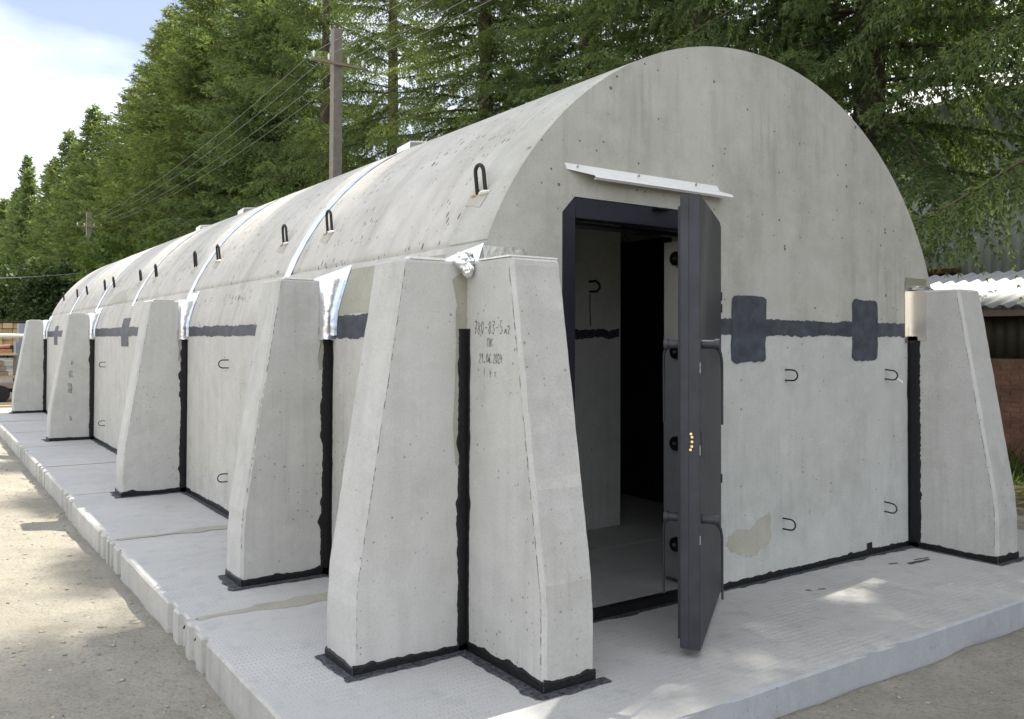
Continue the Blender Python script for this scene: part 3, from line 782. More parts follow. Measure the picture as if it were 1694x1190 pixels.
# ------------------------------------------------------------------ lifting loops and hooks
for k, y in enumerate([0.259, 2.209, 3.085, 4.875, 5.698, 7.455, 8.324, 10.115, 10.86, 12.513, 13.60, 15.3]):
    x0, z0 = xs(2.29), 2.29
    r = random.Random(600 + k); tilt = r.uniform(-0.03, 0.03); hh = 0.150 + r.uniform(-0.010, 0.012); w = 0.038
    pts = [(x0 + 0.02, y - w, z0 - 0.015)]
    base = Vector((x0, y, z0)); upv = Vector((-0.10 + r.uniform(-.04, .04), tilt * 0.5, 1)).normalized()
    for i in range(4): pts.append(base + Vector((0, -w + tilt * 0.0, 0)) + upv * (hh - w) * (i / 3))
    for i in range(1, 9):
        an = PI - PI * i / 9
        pts.append(base + Vector((0, w * math.cos(an), 0)) + upv * ((hh - w) + w * math.sin(an)))
    for i in range(4): pts.append(base + Vector((0, w, 0)) + upv * (hh - w) * (1 - i / 3))
    pts.append((x0 + 0.02, y + w, z0 - 0.015))
    lo = MB().tube(pts, 0.0108, 8).build('lifting_loop', 'rebar', shelter)
    patch(side(0.003), y - 0.075, y + 0.10, lambda q: 2.20 + 0.03 * q, 2.275, 620 + k, 0.009).build('grey_patch', 'patch_grey', lo)  # grey patch just below each lifting loop
    if k < 4:
        crumple(x0 - 0.012, y + 0.05, z0 - 0.012, 0.012, 0.026, 0.008, 3 + k, 2).build('foam_blob', 'rust', lo)
        crumple(x0 - 0.012, y - 0.045, z0 - 0.006, 0.02, 0.045, 0.012, 9 + k, 2).build('plaster_blob', 'matt_white', lo)
def hook(o, out, r=0.0052, L=0.085, w=0.034, tilt=0.0):
    o, out = Vector(o), Vector(out); pts = []
    upv = Vector((0, 0, 1))
    pts.append(o + upv * w - out * 0.02)
    for i in range(3): pts.append(o + upv * w + out * (L - w) * i / 2 + upv * tilt * i)
    for i in range(1, 7):
        an = PI / 2 - PI * i / 7
        pts.append(o + upv * (w * math.sin(an) + tilt * 2) + out * ((L - w) + w * math.cos(an)))
    for i in range(3): pts.append(o - upv * w + out * (L - w) * (1 - i / 2) + upv * tilt * (2 - i))
    pts.append(o - upv * w - out * 0.02)
    return MB().tube(pts, r, 8).build('wall_hook', 'rebar', shelter)
for i, (x, z) in enumerate([(2.47, 1.29), (3.62, 1.275), (2.445, 0.335), (3.605, 0.325)]): hook((x, 0, z), (0.12, -1, 0.0), tilt=-0.003 * (i % 2))
for y, z in [(3.72, 1.295), (3.72, 0.32), (9.30, 1.146), (9.30, 0.316)]: hook((0, y, z), (-1, 0, 0.0))
MB().tube([(3.66, -0.06, 1.25), (3.70, -0.08, 1.215)], 0.008, 5).build('white_tie', 'matt_white', shelter)

# roof vents on the ridge
for y in (4.14, 9.32, 11.66):
    zt = ZS + B
    MB().tube([(AX, y, zt - 0.03), (AX, y, zt + 0.14)], 0.05, 12).build('vent_pipe', 'zinc', shelter)
    m = MB(); c = Vector((AX, y, zt + 0.16))
    vv = [c + Vector(p) for p in ((-0.22, -0.14, 0.05), (0.0, -0.16, 0.07), (0.22, -0.14, 0.0), (0.22, 0.14, 0.0), (0.0, 0.16, 0.07), (-0.22, 0.14, 0.03))]
    vv += [p - Vector((0, 0, 0.012)) for p in vv]
    vv += [vv[0] + Vector((-0.01, 0, -0.09)), vv[5] + Vector((-0.01, 0, -0.09))]
    m.add(vv, [(0, 1, 4, 5), (1, 2, 3, 4), (6, 11, 10, 7), (7, 10, 9, 8), (0, 6, 7, 1), (1, 7, 8, 2), (2, 8, 9, 3), (3, 9, 10, 4), (4, 10, 11, 5), (0, 5, 13, 12)])
    m.build('vent_cap', 'white', shelter)

# ------------------------------------------------------------------ door frame, door, canopy
fr = []
m = MB()
FY0, FY1 = 0.006, 0.10
def yb(poly, mm, y0=FY0, y1=FY1):
    n = len(poly); v = [(p[0], y0, p[1]) for p in poly] + [(p[0], y1, p[1]) for p in poly]
    mm.add(v, [tuple(range(n)), tuple(range(n, 2 * n))[::-1]] + [(i, n + i, n + (i + 1) % n, (i + 1) % n) for i in range(n)])
g_ = 0.004
m = MB()
yb([(DX0 + g_, 0.05), (DX0 + 0.095, 0.05), (DX0 + 0.095, 2.16), (DX0 + 0.10, DZ - g_), (DX0 + 0.087, DZ - g_), (DX0 + g_, DZ - 0.092)], m)
yb([(DX1 - g_, 0.05), (DX1 - 0.075, 0.05), (DX1 - 0.075, 2.16), (DX1 - 0.10, DZ - g_), (DX1 - 0.087, DZ - g_), (DX1 - g_, DZ - 0.092)][::-1], m)
yb([(DX0 + 0.10, 2.165), (DX1 - 0.10, 2.165), (DX1 - 0.10, DZ - g_), (DX0 + 0.10, DZ - g_)], m)
frame = m.build('door_frame', 'frame', shelter)
MB().box((DX0 + 0.10, 0.104, 2.135), (DX1 - 0.08, 0.16, 2.16)).build('frame_lip', 'black', frame)
m = MB(); m.box((1.27, -0.03, 2.262), (1.40, -0.004, 2.268)); m.box((1.27, -0.05, 2.255), (1.36, -0.0, 2.261)); m.build('door_stop', 'black', frame)
# the right jamb: concrete reveal lining, dark bottom half, locking sockets
MB().box((DX1 - 0.075, 0.104, 0.03), (DX1 - 0.004, TW - 0.004, 1.50)).build('jamb_lining', 'jamb', shelter)
MB().box((DX1 - 0.070, 0.104, 1.503), (DX1 - 0.004, TW - 0.002, 2.13)).build('jamb_lining', 'front', shelter)
for z in (2.02, 1.44, 0.87, 0.245):
    m = MB(); m.tube([(DX1 - 0.072, 0.235, z), (DX1 - 0.098, 0.235, z)], [0.047, 0.043], 20)
    s = m.build('lock_socket', 'black', shelter)
    MB().tube([(DX1 - 0.0975, 0.235, z), (DX1 - 0.106, 0.235, z)], 0.011, 10).build('socket_pin', 'zinc', s)

TH = math.radians(34.7); LD, LT = 1.06, 0.095
leaf_d = Vector((-math.cos(TH), -math.sin(TH), 0)); leaf_n = Vector((math.sin(TH), -math.cos(TH), 0))
O_ = Vector((0.862, -0.702, 0)); HG = O_ - leaf_d * LD
def lp(u, n, z):
    """u from hinge to free edge, n from inner (0) to outer (LT) face"""
    return HG + leaf_d * u + leaf_n * (n - LT) + Vector((0, 0, z))
def leaf_box(u0, u1, n0, n1, z0, z1, m=None, bev=0.0):
    m = m or MB(); b = MB().box((u0, n0, z0), (u1, n1, z1))
    m.add([lp(*p) for p in b.v], b.f); return m
door = MB()
Z0, Z1 = 0.045, 2.205
poly = [(0.0, Z0), (LD, Z0), (LD, Z1), (0.11, Z1), (0.0, Z1 - 0.02)]
def leaf_poly(poly, n0, n1, mm):
    n = len(poly); v = [lp(p[0], n0, p[1]) for p in poly] + [lp(p[0], n1, p[1]) for p in poly]
    mm.add(v, [tuple(range(n)), tuple(range(n, 2 * n))[::-1]] + [(i, n + i, n + (i + 1) % n, (i + 1) % n) for i in range(n)])
leaf_poly(poly, 0, LT, door)
door = door.build('door', 'steel', shelter)
bm = bmesh.new(); bm.from_mesh(door.data); bmesh.ops.recalc_face_normals(bm, faces=bm.faces)
bmesh.ops.bevel(bm, geom=list(bm.edges), offset=0.004, segments=2, affect='EDGES'); bm.to_mesh(door.data); bm.free()
# weld seam plate along the free edge, edge cover strip
leaf_box(LD - 0.002, LD + 0.004, 0.006, 0.040, Z0 + 0.02, Z1 - 0.02).build('edge_plate', 'steel', door)
leaf_box(LD - 0.10, LD - 0.02, -0.012, 0.0005, Z0 + 0.04, Z1 - 0.05).build('seal_rail', 'frame', door)
for i, (n_, z) in enumerate(((0.052, 1.065), (0.057, 1.05), (0.057, 1.028), (0.056, 1.006), (0.050, 0.99))):
    c = lp(LD + 0.003, n_, z); MB().tube([c, c + leaf_d * 0.005], 0.0066, 12).build('lock_pin', 'brass', door)
leaf_box(LD - 0.05, LD - 0.015, LT - 0.001, LT + 0.003, 0.955, 1.075).build('lock_plate', 'frame', door)
for z in (1.49, 0.655):
    for side_, n0, sg in (('out', LT, 1), ('in', 0.0, -1)):
        u0 = LD - 0.055
        a = lp(u0, n0 + sg * 0.001, z); b = lp(u0, n0 + sg * 0.075, z)
        h = MB(); h.tube([a, b], 0.021, 14); h.tube([lp(u0, n0 + sg * 0.062, z), lp(u0, n0 + sg * 0.082, z)], 0.027, 14)
        h.tube([lp(u0, n0 + sg * 0.07, z - 0.01), lp(u0 - 0.012, n0 + sg * 0.085, z - 0.045), lp(u0 - 0.035, n0 + sg * 0.09, z - 0.085), lp(u0 - 0.042, n0 + sg * 0.09, z - 0.24), lp(u0 - 0.046, n0 + sg * 0.09, z - 0.385)], [0.009, 0.007, 0.006, 0.0055, 0.0055], 10)
        h.build('handle', 'steel', door)
for z in (1.70, 1.77, 0.70):
    a = lp(0.006, LT - 0.006, z - 0.025); MB().tube([a, a + Vector((0, 0, 0.05))], 0.014, 10).build('hinge', 'frame', door)
# worn paint scratches on the door edge
r = random.Random(5)
for i in range(4):
    z = r.choice((0.18, 0.95, 0.62, 1.25, 1.4, 0.5, 1.9)) + r.uniform(-.05, .05); l_ = r.uniform(0.015, 0.05)
    leaf_box(LD - 0.006 + 0.0, LD + 0.0008, LT - 0.004, LT + 0.0008, z, z + l_).build('paint_scratch', 'jamb', door)

# canopy flashing
C0, C1, CZ_ = 0.612, 1.935, 2.448
prof = [(-0.003, 0.0), (-0.003, -0.028), (-0.075, -0.060), (-0.082, -0.056), (-0.086, -0.075)]
m = MB()
tk = 0.004
def canopy_strip(xa0, xb0, xa1, xb1, p0, p1):
    (y0, z0), (y1, z1) = p0, p1
    n = Vector((0, z1 - z0, -(y1 - y0))).normalized() * tk
    v = [Vector((xa0, y0, CZ_ + z0)), Vector((xb0, y0, CZ_ + z0)), Vector((xb1, y1, CZ_ + z1)), Vector((xa1, y1, CZ_ + z1))]
    v += [p - n for p in v]
    m.add(v, [(0, 1, 2, 3), (4, 7, 6, 5), (0, 4, 5, 1), (1, 5, 6, 2), (2, 6, 7, 3), (3, 7, 4, 0)])
canopy_strip(C0, C1 - 0.12, C0 + 0.015, C1 - 0.10, prof[0], prof[1])
C1 -= 0.07
canopy_strip(C0 + 0.015, C1 - 0.03, C0 + 0.15, C1, prof[1], prof[2])
canopy_strip(C0 + 0.15, C1, C0 + 0.15, C1, prof[2], prof[4])
canopy_strip(C0 + 0.15, C1, C0 + 0.15, C1, prof[4], (-0.07, -0.085))
can = m.build('door_canopy', 'white', shelter)
for x in (0.70, 1.15, 1.62):
    MB().tube([(x, -0.004, CZ_ - 0.012), (x, -0.012, CZ_ - 0.012)], 0.007, 8).build('screw', 'zinc', can)

# ------------------------------------------------------------------ handwriting on the front corner buttress
G = {'7': [[(0, 1), (1, 1), (.4, 0)], [(.2, .5), (.8, .5)]], '8': [[(.5, .52), (.1, .75), (.5, 1), (.9, .75), (.1, .25), (.5, 0), (.9, .25), (.5, .52)]],
     '0': [[(.5, 1), (.1, .7), (.1, .3), (.5, 0), (.9, .3), (.9, .7), (.5, 1)]], '-': [[(.1, .5), (.8, .5)]],
     '3': [[(.1, .95), (.7, 1), (.8, .75), (.35, .55), (.85, .35), (.6, 0), (.1, .08)]], '5': [[(.9, 1), (.25, 1), (.15, .55), (.7, .55), (.85, .25), (.5, 0), (.1, .05)]],
     'м': [[(0, 0), (.15, .6), (.45, .15), (.75, .6), (.95, 0)]], '2': [[(.1, .8), (.5, 1), (.85, .75), (.1, 0), (.95, 0)]],
     'П': [[(.05, 0), (.05, 1), (.85, 1), (.85, 0)]], 'К': [[(.1, 0), (.1, 1)], [(.85, 1), (.1, .5), (.9, 0)]], '1': [[(.2, .75), (.55, 1), (.5, 0)]],
     '6': [[(.8, 1), (.25, .6), (.1, .25), (.5, 0), (.85, .25), (.5, .5), (.15, .3)]], '.': [[(.3, .0), (.4, .08)]], '9': [[(.85, .75), (.5, 1), (.15, .75), (.5, .5), (.85, .75), (.6, 0)]],
     '4': [[(.3, 1), (.15, .45), (.9, .45)], [(.75, .8), (.65, 0)]], 'т': [[(.05, .6), (.9, .6)], [(.5, .6), (.45, 0)]], ' ': []}
def write(txt, yc, z, hgt, adv, seed, th=0.0042):
    r = random.Random(seed); m = MB(); y = yc + adv * len(txt) / 2
    for ch in txt:
        for st in G[ch]:
            pts = []
            for (a, b) in st:
                pts.append((y - (a + 0.12 * b) * adv * 0.72 + r.uniform(-.002, .002), z + b * hgt + r.uniform(-.002, .002)))
            for (p, q) in zip(pts, pts[1:]):
                d = Vector((q[0] - p[0], q[1] - p[1])); L = d.length
                if L < 1e-5: continue
                d /= L; t = th * r.uniform(0.5, 1.1); nn = Vector((-d.y, d.x)) * t / 2; e = d * t * 0.3
                P = [(p[0] - e.x + nn.x, p[1] - e.y + nn.y), (q[0] + e.x + nn.x, q[1] + e.y + nn.y), (q[0] + e.x - nn.x, q[1] + e.y - nn.y), (p[0] - e.x - nn.x, p[1] - e.y - nn.y)]
                m.add([(-0.0016, a, b) for a, b in P], [(0, 1, 2, 3)])
        y -= adv * r.uniform(0.92, 1.08)
    m.build('handwriting', 'ink', butt_b)
write('780-83-5', -0.185, 1.535, 0.058, 0.030, 1)
write('м2', -0.335, 1.535, 0.036, 0.022, 2)
write('ПК', -0.20, 1.475, 0.038, 0.026, 3)
write('29.06.2024', -0.205, 1.40, 0.042, 0.0195, 4)
write('1.4 т', -0.20, 1.335, 0.034, 0.022, 5, 0.003)
# smudged marks on the second to last buttress
for z, w, h in ((0.93, 0.05, 0.10), (0.70, 0.05, 0.16), (1.12, 0.03, 0.06), (0.30, 0.03, 0.06)):
    patch(lambda u, zz: (-u, YB[3] - 0.002, zz), 0.30, 0.30 + w, z, z + h, int(z * 900), 0.02, step=0.008, fray=0.006).build('smudge', 'smudge', butt[3])

# ------------------------------------------------------------------ trees
def add_np(name, V, F, mat, tip=None, parent=None):
    me = bpy.data.meshes.new(name)
    V = np.asarray(V, np.float32); F = np.asarray(F, np.int32)
    me.vertices.add(len(V)); me.vertices.foreach_set('co', V.ravel())
    me.loops.add(F.size); me.loops.foreach_set('vertex_index', F.ravel())
    me.polygons.add(len(F)); me.polygons.foreach_set('loop_start', np.arange(0, F.size, F.shape[1], dtype=np.int32))
    me.update(calc_edges=True)
    if tip is not None:
        a = me.attributes.new('tip', 'FLOAT', 'POINT'); a.data.foreach_set('value', np.asarray(tip, np.float32))
    me.materials.append(MAT[mat]); return me
def norm(a): return a / (np.linalg.norm(a, axis=-1, keepdims=True) + 1e-9)

def spruce_meshes(name, seed, H, R, z_base, wh, lat_ds, tuft_ds, nl, nw, nblade, pend, dens=1.0, far=False):
    rg = np.random.default_rng(seed)
    wood = MB()
    bend = rg.uniform(-0.15, 0.15, 2)
    tr = [(bend[0] * math.sin(2.2 * q), bend[1] * math.sin(1.7 * q + 1), H * q) for q in np.linspace(0, 1, 12)]
    wood.tube([(0, 0, -0.3)] + tr[1:], [0.017 * H + 0.02] + [0.0135 * H * (1 - q) ** 0.85 + 0.012 for q in np.linspace(0, 1, 12)[1:]], 9)
    axx = lambda z: np.array([np.interp(z, [p[2] for p in tr], [p[0] for p in tr]), np.interp(z, [p[2] for p in tr], [p[1] for p in tr]), z])
    P, D, T, Lr = [], [], [], []     # tuft base, direction, tip value
    z = z_base
    while z < H - 0.15:
        q = (z - z_base) / (H - z_base)
        nb = int(rg.integers(5, 8))
        a0 = rg.uniform(0, 2 * PI)
        for b in range(nb):
            if rg.random() > dens: continue
            L = R * ((1 - q) ** (0.85 if far else 0.72)) * rg.uniform(0.55, 1.25) * (0.75 + 0.25 * min(1, q * 6 + 0.3)) + 0.18
            az = a0 + 2 * PI * b / nb + rg.uniform(-0.35, 0.35)
            zz = z + rg.uniform(-0.18, 0.18)
            o = axx(min(zz, H))
            a = -0.12 + 0.75 * q ** 1.3 + rg.uniform(-0.12, 0.12); bb = 0.42 - 0.25 * q + rg.uniform(-.08, .08); cc = 0.20
            s = np.linspace(0, 1, 9)
            rad = L * (s - 0.06 * s ** 2)
            azs = az + rg.uniform(-0.25, 0.25) * s ** 2
            bp = np.stack([o[0] + rad * np.cos(azs), o[1] + rad * np.sin(azs), o[2] + L * (a * s - bb * s ** 2 + cc * s ** 3)], 1)
            if L > 0.6: wood.tube(bp[:: 2 if far else 1], [0.005 + 0.0065 * L * (1 - k) for k in s[:: 2 if far else 1]], 4, cap=False)
            n = max(4, int(L * 0.86 / lat_ds))
            ss = 0.12 + 0.88 * (np.arange(n) + rg.uniform(-.3, .3, n)) / n
            ss = np.clip(ss, 0.05, 1)
            c = np.stack([np.interp(ss, s, bp[:, k]) for k in range(3)], 1)
            tg = norm(np.stack([np.gradient(bp[:, k]) for k in range(3)], 1)); tg = norm(np.stack([np.interp(ss, s, tg[:, k]) for k in range(3)], 1))
            sd = norm(np.cross(tg, [0, 0, 1.0]))
            for sgn in (-1, 1):
                hang = pend * rg.uniform(0.35, 1.25, n)
                ll = np.minimum(0.40 * L, 0.95) * (1 - ss) ** 0.7 * rg.uniform(0.55, 1.2, n) + 0.16 * min(1, L)
                ld = norm(tg * rg.uniform(0.5, 0.9, n)[:, None] + sd * sgn * rg.uniform(0.6, 1.0, n)[:, None] + np.array([0, 0, -1.0]) * (hang * 0.35)[:, None])
                m = max(2, int(np.max(ll) / tuft_ds))
                for j in range(m):
                    dd = (j + rg.uniform(0.2, 0.8, n)) * tuft_ds
                    ok = dd < ll
                    if not ok.any(): continue
                    dq = dd / ll
                    p = c + ld * dd[:, None] + np.array([0, 0, -1.0]) * (hang * dd ** 2 * 0.75)[:, None]
                    dr = norm(ld + np.array([0, 0, -1.0]) * (hang * dd * 1.5)[:, None])
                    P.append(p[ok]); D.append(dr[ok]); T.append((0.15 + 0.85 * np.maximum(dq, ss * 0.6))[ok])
            # axis tufts
            for _k in range(1 if far else 3):
                P.append(c + rg.normal(size=c.shape) * 0.02); D.append(norm(tg + rg.normal(size=c.shape) * 0.35)); T.append(0.2 + 0.8 * ss)
        z += wh * rg.uniform(0.75, 1.25) * (1 - 0.35 * q)
    # leader
    P.append(np.array([[tr[-1][0], tr[-1][1], H - 0.1 * k] for k in range(5)])); D.append(np.tile([[0, 0, 1.0]], (5, 1))); T.append(np.ones(5))
    P = np.concatenate(P); D = norm(np.concatenate(D)); T = np.concatenate(T)
    V, TT = [], []
    for b in range(nblade):
        rv = norm(rg.normal(size=P.shape)); side_ = norm(np.cross(D, rv)); 
        d = norm(D * rg.uniform(0.7, 1.1, len(P))[:, None] + side_ * rg.uniform(0.45, 0.9, len(P))[:, None])
        w = norm(np.cross(d, rg.normal(size=P.shape)))
        ln = nl * rg.uniform(0.7, 1.3, len(P))[:, None]
        a = P - w * nw * 0.5; bq = P + w * nw * 0.5; e = P + d * ln + rg.normal(size=P.shape) * nl * 0.08
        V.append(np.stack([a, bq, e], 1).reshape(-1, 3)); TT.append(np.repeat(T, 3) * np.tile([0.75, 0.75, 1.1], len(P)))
    V = np.concatenate(V); TT = np.concatenate(TT); F = np.arange(len(V)).reshape(-1, 3)
    wm = bpy.data.meshes.new(name + '_trunk'); wm.from_pydata(wood.v, [], wood.f); wm.polygons.foreach_set('use_smooth', [True] * len(wood.f)); wm.update(); wm.materials.append(MAT['bark'])
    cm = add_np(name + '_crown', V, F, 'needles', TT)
    print(name, 'tris', len(F), 'wood', len(wood.f))
    return wm, cm

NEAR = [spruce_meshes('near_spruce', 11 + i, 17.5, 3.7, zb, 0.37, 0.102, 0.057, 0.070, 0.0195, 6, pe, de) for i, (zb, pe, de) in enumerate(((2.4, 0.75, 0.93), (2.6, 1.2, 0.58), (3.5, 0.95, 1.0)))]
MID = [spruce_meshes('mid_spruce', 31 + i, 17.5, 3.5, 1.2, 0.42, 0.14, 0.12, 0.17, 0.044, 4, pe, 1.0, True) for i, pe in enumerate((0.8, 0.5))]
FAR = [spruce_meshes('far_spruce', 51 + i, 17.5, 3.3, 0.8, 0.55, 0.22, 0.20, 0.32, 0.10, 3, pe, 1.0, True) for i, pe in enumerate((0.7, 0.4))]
def tree(meshes, loc, scale, rot, label, group='spruces in the row behind the shelter', name='spruce_tree'):
    t = empty(name, label, 'tree', loc, group, rot)
    t.scale = scale
    for nm, me in zip(('trunk', 'crown'), meshes):
        o = bpy.data.objects.new(nm, me); COL.objects.link(o); o.parent = t
    return t
TREES = [  # x, y, height factor, width factor, set, variant
    (8.6, -8.2, 1.25, 1.0, 'M', 0), (8.3, -4.6, 1.32, 1.05, 'M', 1), (8.1, -1.0, 1.25, 1.0, 'N', 2), (8.5, 3.15, 1.22, 1.0, 'N', 2), (8.2, 5.6, 1.0, 1.0, 'N', 0),
    (8.7, 8.8, 1.05, 1.0, 'N', 0), (8.2, 11.6, 1.0, 0.95, 'N', 0), (8.4, 16.4, 1.05, 0.92, 'N', 1), (8.2, 20.2, 1.0, 1.0, 'N', 1),
    (8.0, 23.6, 1.02, 1.28, 'M', 0), (8.5, 26.9, 1.05, 1.34, 'M', 1), (7.8, 30.4, 1.0, 1.34, 'M', 0), (8.2, 34.0, 1.06, 1.34, 'M', 1), (7.9, 37.6, 1.0, 1.28, 'M', 0),
    (8.3, 41.5, 1.05, 1.34, 'M', 1), (8.0, 46.0, 0.92, 1.28, 'M', 0), (8.4, 50.5, 0.98, 1.28, 'M', 1), (8.0, 55.5, 0.94, 1.34, 'M', 0), (8.3, 61.0, 1.05, 1.30, 'F', 0),
    (8.0, 67.0, 0.96, 1.30, 'F', 1), (8.4, 73.5, 1.10, 1.30, 'F', 0), (8.0, 80.0, 1.02, 1.30, 'F', 1), (8.6, 88.0, 1.08, 1.37, 'F', 0), (7.6, 96.0, 1.12, 1.30, 'F', 1),
    (8.2, 104.0, 1.30, 1.30, 'F', 0), (8.0, 112.0, 1.15, 1.43, 'F', 1), (8.4, 121.0, 1.20, 1.43, 'F', 0), (7.9, 130.0, 1.22, 1.43, 'F', 1), (8.3, 140.0, 1.25, 1.43, 'F', 0), (8.0, 152.0, 1.25, 1.56, 'F', 1), (7.0, 166.0, 1.25, 1.69, 'F', 0), (4.0, 180.0, 1.15, 1.69, 'F', 1), (-1.5, 186.0, 1.1, 1.69, 'F', 0)]
LAB = {1: 'big dark spruce overhanging the shelter just right of the frame edge', 2: 'dark drooping spruce hanging low over the right front buttress', 3: 'dense spruce rising behind the right shoulder of the vault', 4: 'dark spruce with hanging twigs behind the top of the vault',
       5: 'bushy bright spruce just left of the vault top', 6: 'dark spruce beside the sky gap right of the utility pole', 7: 'thin ragged spruce behind the near utility pole showing sky through its twigs', 8: 'sparse spruce with bare brown trunk left of the near utility pole',
       9: 'full yellow green spruce left of the near utility pole', 10: 'full spruce behind the middle of the roof line, second left of the near utility pole', 11: 'tall full spruce, third left of the near utility pole', 15: 'shorter spruce where the tree tops first drop below the top of the photo'}
ORD = ['first', 'second', 'third', 'fourth', 'fifth', 'sixth', 'seventh', 'eighth', 'ninth', 'tenth', 'eleventh', 'twelfth', 'thirteenth', 'fourteenth', 'fifteenth']
ORD = ['first', 'second', 'third', 'fourth', 'fifth', 'sixth', 'seventh', 'eighth', 'ninth', 'tenth', 'eleventh', 'twelfth', 'thirteenth', 'fourteenth', 'fifteenth']
def distant_label(i, y):
    if 12 <= i <= 14: return 'full spruce in the row, %s left of the near utility pole' % ORD[i - 9]
    if y < 60: return 'shorter spruce in the receding row, %s left of the near utility pole' % ORD[i - 9]
    if y < 150: return 'small far spruce, %s in the row past the far utility pole' % ORD[i - 14]
    return 'tiny blurred spruce closing the tree row at the left edge'
rt_ = random.Random(3)
ROT = {1: 0.0, 2: 1.178, 3: 3.534}
for i, (x, y, hf, wf, st, vi) in enumerate(TREES):
    ms = {'N': NEAR, 'M': MID, 'F': FAR}[st][vi]
    tree(ms, (x, y, GZ), (wf, wf, hf), ROT.get(i, rt_.uniform(0, 6.28)), LAB.get(i) or distant_label(i, y), 'spruces in the row behind the shelter' if y < 60 else 'far spruces at the end of the row')

# gaps cut in the boughs along the sun rays to fleck the slab by the door
def open_gap(t, spots):
    cr = [c for c in t.children if c.name.startswith('crown')][0]; tk = [c for c in t.children if c.name.startswith('trunk')][0]
    for o, keep in ((cr, 0.16), (tk, 0.0)):
        me = o.data; n = len(me.vertices); V = np.empty(n * 3, np.float32); me.vertices.foreach_get('co', V); V = V.reshape(-1, 3)
        a = t.rotation_euler[2]; ca, sa = math.cos(a), math.sin(a)
        W = np.stack([(V[:, 0] * ca - V[:, 1] * sa) * t.scale[0] + t.location[0], (V[:, 0] * sa + V[:, 1] * ca) * t.scale[0] + t.location[1], V[:, 2] * t.scale[2] + t.location[2]], 1)
        S = np.array(SUN)
        hit = np.zeros(n, bool); rg = np.random.default_rng(4)
        for (x, y, r) in spots:
            d = W - np.array([x, y, 0.0]); d = d - np.outer(d @ S, S)
            hit |= np.linalg.norm(d, axis=1) < r
        if hit.sum() < 20: continue
        if o is cr:
            h3 = hit.reshape(-1, 3).any(1) & (rg.random(n // 3) > keep)
            T = np.empty(n, np.float32); me.attributes['tip'].data.foreach_get('value', T)
            k = np.repeat(~h3, 3)
            V2 = V[k]; o.data = add_np(me.name + '_gap', V2, np.arange(len(V2)).reshape(-1, 3), 'needles', T[k])
        else:
            # leave the trunk itself, drop only thin twigs crossing the gap
            r0 = np.hypot(V[:, 0], V[:, 1]) > 0.5
            nm = me.copy(); o.data = nm; bm = bmesh.new(); bm.from_mesh(nm); bm.verts.ensure_lookup_table()
            bmesh.ops.delete(bm, geom=[bm.verts[i] for i in np.nonzero(hit & r0)[0]], context='VERTS'); bm.to_mesh(nm); bm.free()
SPOTS = [(2.42, -0.40, 0.17), (2.64, -0.34, 0.13), (2.86, -0.26, 0.14), (2.62, -0.20, 0.08)]
for t in [o for o in COL.objects if o.name.startswith('spruce_tree') and o.location[1] < 7]: open_gap(t, SPOTS)
for me in [m for m in bpy.data.meshes if m.users == 0]: bpy.data.meshes.remove(me)
for i, (x, y) in enumerate(((25, 0.5), (25.5, 5.5), (24.6, 10.2), (25.2, 15.5), (24.8, 21.0), (25.0, -5.0))):
    tree(MID[i % 2], (x, y, GZ), (1.25, 1.25, 1.0), 1.1 * i, 'hazy spruce far behind the clad hall, %s from the right edge' % ORD[i if i < 5 else 5], 'spruces behind the clad hall')

# broad-leaved shrubs
def leafy_mesh(name, seed, clumps, nleaf, ls, mat='leaves'):
    rg = np.random.default_rng(seed); P, N = [], []
    for (cx, cy, cz, r) in clumps:
        d = norm(rg.normal(size=(nleaf, 3))); rr = r * rg.uniform(0.35, 1.0, nleaf) ** 0.5 * (1 + 0.25 * np.sin(d[:, 0] * 7 + d[:, 2] * 9))
        P.append(np.array([cx, cy, cz]) + d * rr[:, None] * np.array([1, 1, 0.85])); N.append(d)
    P = np.concatenate(P); N = np.concatenate(N)
    ok = P[:, 2] > 0.05; P, N = P[ok], N[ok]
    d = norm(rg.normal(size=P.shape) + N * 0.5 + np.array([0, 0, -0.3])); w = norm(np.cross(d, rg.normal(size=P.shape)))
    l = ls * rg.uniform(0.6, 1.3, len(P))[:, None]
    V = np.stack([P, P + d * l * 0.5 + w * l * 0.28, P + d * l, P + d * l * 0.5 - w * l * 0.28], 1).reshape(-1, 3)
    t = np.repeat(rg.uniform(0, 1, len(P)), 4)
    return add_np(name, V, np.arange(len(V)).reshape(-1, 4), mat, t)
def shrub(name, label, loc, clumps, nleaf, ls, seed, group=None, mat='leaves'):
    t = empty(name, label, 'shrub', loc, group)
    m = MB(); r = random.Random(seed)
    for (cx, cy, cz, rr) in clumps:
        m.tube([(0, 0, -0.1), (cx * 0.4, cy * 0.4, cz * 0.5), (cx, cy, cz + rr * 0.4)], [0.05, 0.035, 0.012], 6)
    m.build('stem', 'bark', t)
    o = bpy.data.objects.new('foliage', leafy_mesh('leafy', seed, clumps, nleaf, ls, mat)); COL.objects.link(o); o.parent = t
    return t
def clumps(seed, n, R, H):
    r = random.Random(seed)
    return [(r.uniform(-R, R) * 0.7, r.uniform(-R, R) * 0.7, r.uniform(0.25, 0.85) * H, r.uniform(0.35, 0.6) * R) for _ in range(n)]
shrub('leafy_bush', 'yellow green bush beside the foot of the near utility pole', (5.7, 14.9, GZ), clumps(1, 9, 1.3, 5.6), 1500, 0.10, 61)
shrub('leafy_bush', 'bright green broad-leaved tree behind the middle of the roof, right of the far pole', (5.6, 29.0, GZ), clumps(2, 16, 2.3, 6.4), 1500, 0.17, 62)
shrub('leafy_bush', 'round green broad-leaved tree below the far pole', (5.4, 36.0, GZ), clumps(3, 16, 2.6, 6.2), 1300, 0.20, 63)
